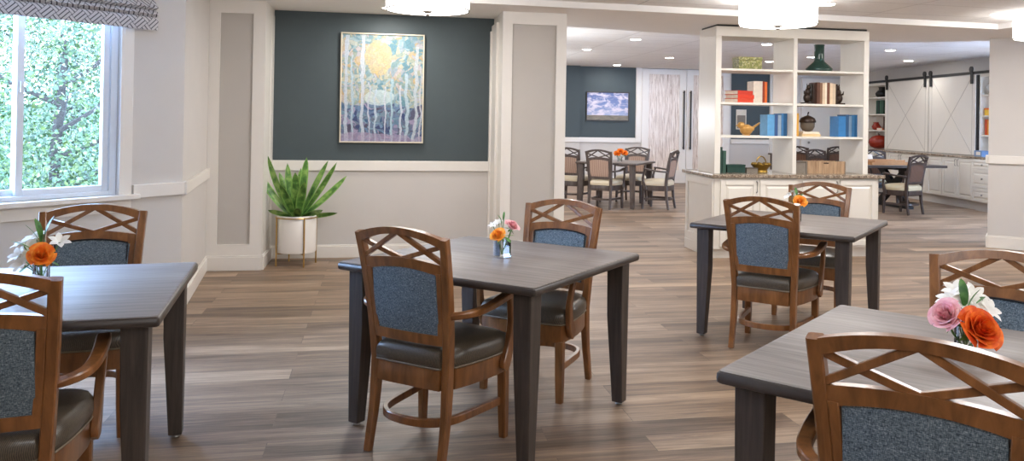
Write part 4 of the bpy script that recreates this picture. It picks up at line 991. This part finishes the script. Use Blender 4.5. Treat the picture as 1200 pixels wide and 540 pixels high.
# table before the bookcase
vase(2.86,5.20,'small glass vase on the table before the bookcase island, behind a chair back',.03,.08,n=20)
make_rose('orange_rose','golden orange rose on the table before the bookcase island',M['rose_yellow'],2.865,5.17,TZ+.135,.052,.8,-1.9,B(2.86,5.20),g1)
make_lily('white_blossom','white and yellow blossoms beside the rose on the table before the bookcase island',[(2.83,5.24,TZ+.185,2.5,.3),(2.87,5.26,TZ+.19,1.0,.3),(2.80,5.21,TZ+.165,3.2,.6)],B(2.862,5.205),g1,.034)
make_sprig('greenery','green leaves in the vase on the table before the bookcase island',[(2.9,.7,.07,.014,.13),(.2,.6,.07,.014,.13),(1.4,.3,.08,.012,.15)],B(2.858,5.197),g1)
# near right table
vase(1.717,2.127,'small glass vase holding a deep orange rose on the lower right table',.030,.085,n=20)
make_rose('orange_rose','deep orange rose in the vase on the lower right table',M['rose_deep'],1.700,2.055,TZ+.085,.068,1.0,-1.5,B(1.717,2.125),g1)
make_rose('pink_rose','pale pink rose leaning left on the lower right table',M['rose_pink'],1.650,2.12,TZ+.112,.054,.95,-2.8,B(1.715,2.13),g1)
make_lily('white_alstroemeria','white alstroemeria cluster behind the roses on the lower right table',[(1.70,2.17,TZ+.150,2.9,.6),(1.735,2.19,TZ+.165,3.9,.5),(1.775,2.17,TZ+.155,4.6,.7),(1.80,2.14,TZ+.120,5.2,.9),(1.72,2.14,TZ+.140,4.3,.7),(1.765,2.13,TZ+.125,4.9,.9)],B(1.719,2.131),g1,.042)
make_sprig('greenery','green leaves among the flowers on the lower right table',[(1.3,.1,.09,.017,.115),(-.9,.25,.08,.016,.11),(0.1,.85,.08,.015,.11),(2.8,1.5,.06,.010,.07)],B(1.718,2.129),g1)
# far table
vase(4.02,13.25,'small glass vase of orange flowers on the far dining table',.04,.09,n=20)
for i, (dx, dz, lab) in enumerate(((0,.17,'upper orange flower in the vase on the far dining table'),(-.06,.13,'left orange flower in the vase on the far dining table'),(.07,.14,'right orange flower in the vase on the far dining table'))):
    make_rose('orange_rose', lab, M['rose_orange'], 4.02+dx, 13.22, TZ+dz, .065, .7, -1.8, B(4.02,13.25), 'orange flowers on the far table')
make_sprig('greenery','green leaves in the vase on the far dining table',[(3.4,.8,.12,.02,.10),(2.8,.4,.12,.02,.14),(.3,.9,.1,.02,.1)],B(4.02,13.25),'orange flowers on the far table')

# ------------------------------------------------------------------ lamps
def drum(x, y, label):
    t = thing('drum_ceiling_light', label, 'ceiling light', (x,y,2.32), 0, 'drum ceiling lights'); R = .335
    n = 48; mb = MB(); mb.lathe([(R,.0),(R+.004,.004),(R+.004,.180),(R,.184),(R-.006,.184),(R-.006,.0)], n, cap=False); mb.obj('shade', M['drum'], t)
    for z in (-.003,.178): MB().lathe([(R-.004,z),(R+.007,z),(R+.007,z+.007),(R-.004,z+.007)], n, cap=False).obj('rim', M['nickel'], t)
    MB().lathe([(.005,-.004),(R*.5,-.003),(R-.007,.006),(R-.007,.012),(.005,.012)], n).obj('diffuser', M['drumlens'], t)
    MB().lathe([(.0015,-.048),(.012,-.045),(.018,-.036),(.016,-.028),(.030,-.020),(.050,-.012),(.050,-.004)], 20).obj('finial', M['nickel'], t)
    MB().lathe([(.02,.012),(.02,.20),(.06,.205),(.075,.24)], 20).obj('stem', M['nickel'], t)
drum(.385,6.73,'white drum ceiling light above the slate niche, cut off by the top edge'); drum(3.49,6.73,'white drum ceiling light in front of the bookcase island'); drum(6.47,6.86,'white drum ceiling light cut off at the right edge')
CAN_W, FILL_W = 9, 48
def lamp(name, x, y, z, size, power, col, kind='AREA'):
    l = bpy.data.lights.new(name, kind)
    if kind == 'AREA': l.shape = 'DISK'; l.size = size
    else: l.shadow_soft_size = size/2
    l.energy = power; l.color = col
    o = bpy.data.objects.new(name, l); COL.objects.link(o); o.location = (x,y,z)
for x, y in ((.385,6.73),(3.49,6.73),(6.47,6.86)): lamp('drum_and_fill_lamp', x, y, 2.3135, .6, 12, (1,.95,.88))
def can(x, y, z, label):
    t = thing('recessed_light', label, 'ceiling light', (x,y,z), 0, 'recessed ceiling lights')
    MB().lathe([(.078,-.001),(.098,-.004),(.100,-.001),(.100,.0)], 28).obj('trim_ring', M['trim'], t)
    MB().lathe([(.002,-.0055),(.076,-.005),(.076,-.002)], 28).obj('lens', M['can'], t)
for x, y, z, lab in ((.103,8.05,2.5,'recessed light in the soffit just above the painting'),(4.09,6.95,2.56,'recessed light beside the drum light near the bookcase island'),(6.06,7.08,2.56,'recessed light at the upper right corner of the raised ceiling'),
    (3.92,12.18,2.72,'largest recessed light between the white pier and the bookcase island'),(3.65,14.17,2.72,'recessed light nearest the pier in the far room'),(5.66,15.38,2.72,'recessed light nearest the tall double doors'),(5.30,17.8,2.72,'recessed light just before the cloud picture wall'),
    (8.52,12.43,2.72,'larger recessed light before the barn doors'),(10.2,14.3,2.72,'smaller recessed light above the barn-door rail'),(6.14,12.2,2.72,'recessed light seen high in the left bookcase bay'),(7.86,15.5,2.72,'small recessed light seen low in the left bookcase bay'),(8.05,14.17,2.72,'recessed light seen behind the green bottle')):
    can(x, y, z, lab); lamp('recessed_and_fill_lamp', x, y, z-.012, .15, 11 if y < 9 and x < 1 else (4.5 if x > 8.2 else CAN_W), (1,.95,.89) if y < 9 and x < 1 else (1,.97,.95))
# unseen point lights added overhead, without fixtures, to brighten the front room
for x, y in ((.9,3.2),(3.5,3.7),(6.5,3.7),(.4,.6),(3.5,.6),(6.5,.6),(.4,-2.4),(3.5,-2.4),(6.5,-2.4)): lamp('drum_and_fill_lamp', x, y, 2.30, .60, FILL_W*(.55 if x > 6 else .58 if x < 2 else .95), (.97,.985,1), 'POINT')
for x, y in ((6.0,10.6),(4.2,16.2),(8.0,10.6),(2.6,10.6),(2.8,16.2),(6.8,17.2),(9.6,16.8)): lamp('recessed_and_fill_lamp', x, y, 2.70, .15, CAN_W, (1,.97,.95))  # extra area lights without fixtures, added to brighten the far room
for x, y, e in ((2.35,11.6,42),(2.7,15.6,42),(8.9,9.9,14),(10.2,11.2,9)): lamp('far_room_fill_lamp', x, y, 1.5, .5, e, (.95,.97,1), 'POINT')  # fill lights added out of sight behind the pier and stub wall

# ------------------------------------------------------------------ sky, camera, view
w = bpy.data.worlds.new('World'); scene.world = w; w.use_nodes = True
bgn = w.node_tree.nodes['Background']; bgn.inputs[0].default_value = (.42,.62,1.0,1); bgn.inputs[1].default_value = 23.0

cd = bpy.data.cameras.new('Camera'); co = bpy.data.objects.new('Camera', cd); COL.objects.link(co); scene.camera = co
F, CX, CY, YAW, PIT, ROL, H = 955.0282, 630.5082, 134.457, -.1937, .0074, .0161, 1.4274
fw = Vector((-math.sin(YAW)*math.cos(PIT), math.cos(YAW)*math.cos(PIT), math.sin(PIT))); r0 = Vector((math.cos(YAW), math.sin(YAW), 0)); u0 = r0.cross(fw)
r_ = r0*math.cos(ROL)+u0*math.sin(ROL); u_ = -r0*math.sin(ROL)+u0*math.cos(ROL)
mw = Matrix.Identity(4)
for i in range(3): mw[i][0] = r_[i]; mw[i][1] = u_[i]; mw[i][2] = -fw[i]
mw[2][3] = H; co.matrix_world = mw
cd.sensor_fit = 'HORIZONTAL'; cd.sensor_width = 36; cd.lens = 36*F/1200; cd.shift_x = (600-CX)/1200; cd.shift_y = (CY-270)/1200; cd.clip_start = .05; cd.clip_end = 200
vs = scene.view_settings; vs.view_transform = 'Standard'; vs.look = 'None'; vs.gamma = 1; vs.use_curve_mapping = False; vs.exposure = 0.48
scene.cycles.use_denoising = True; scene.cycles.max_bounces = 10; scene.cycles.diffuse_bounces = 6; scene.cycles.transparent_max_bounces = 16; scene.cycles.sample_clamp_indirect = 8; scene.cycles.caustics_reflective = False; scene.cycles.caustics_refractive = False
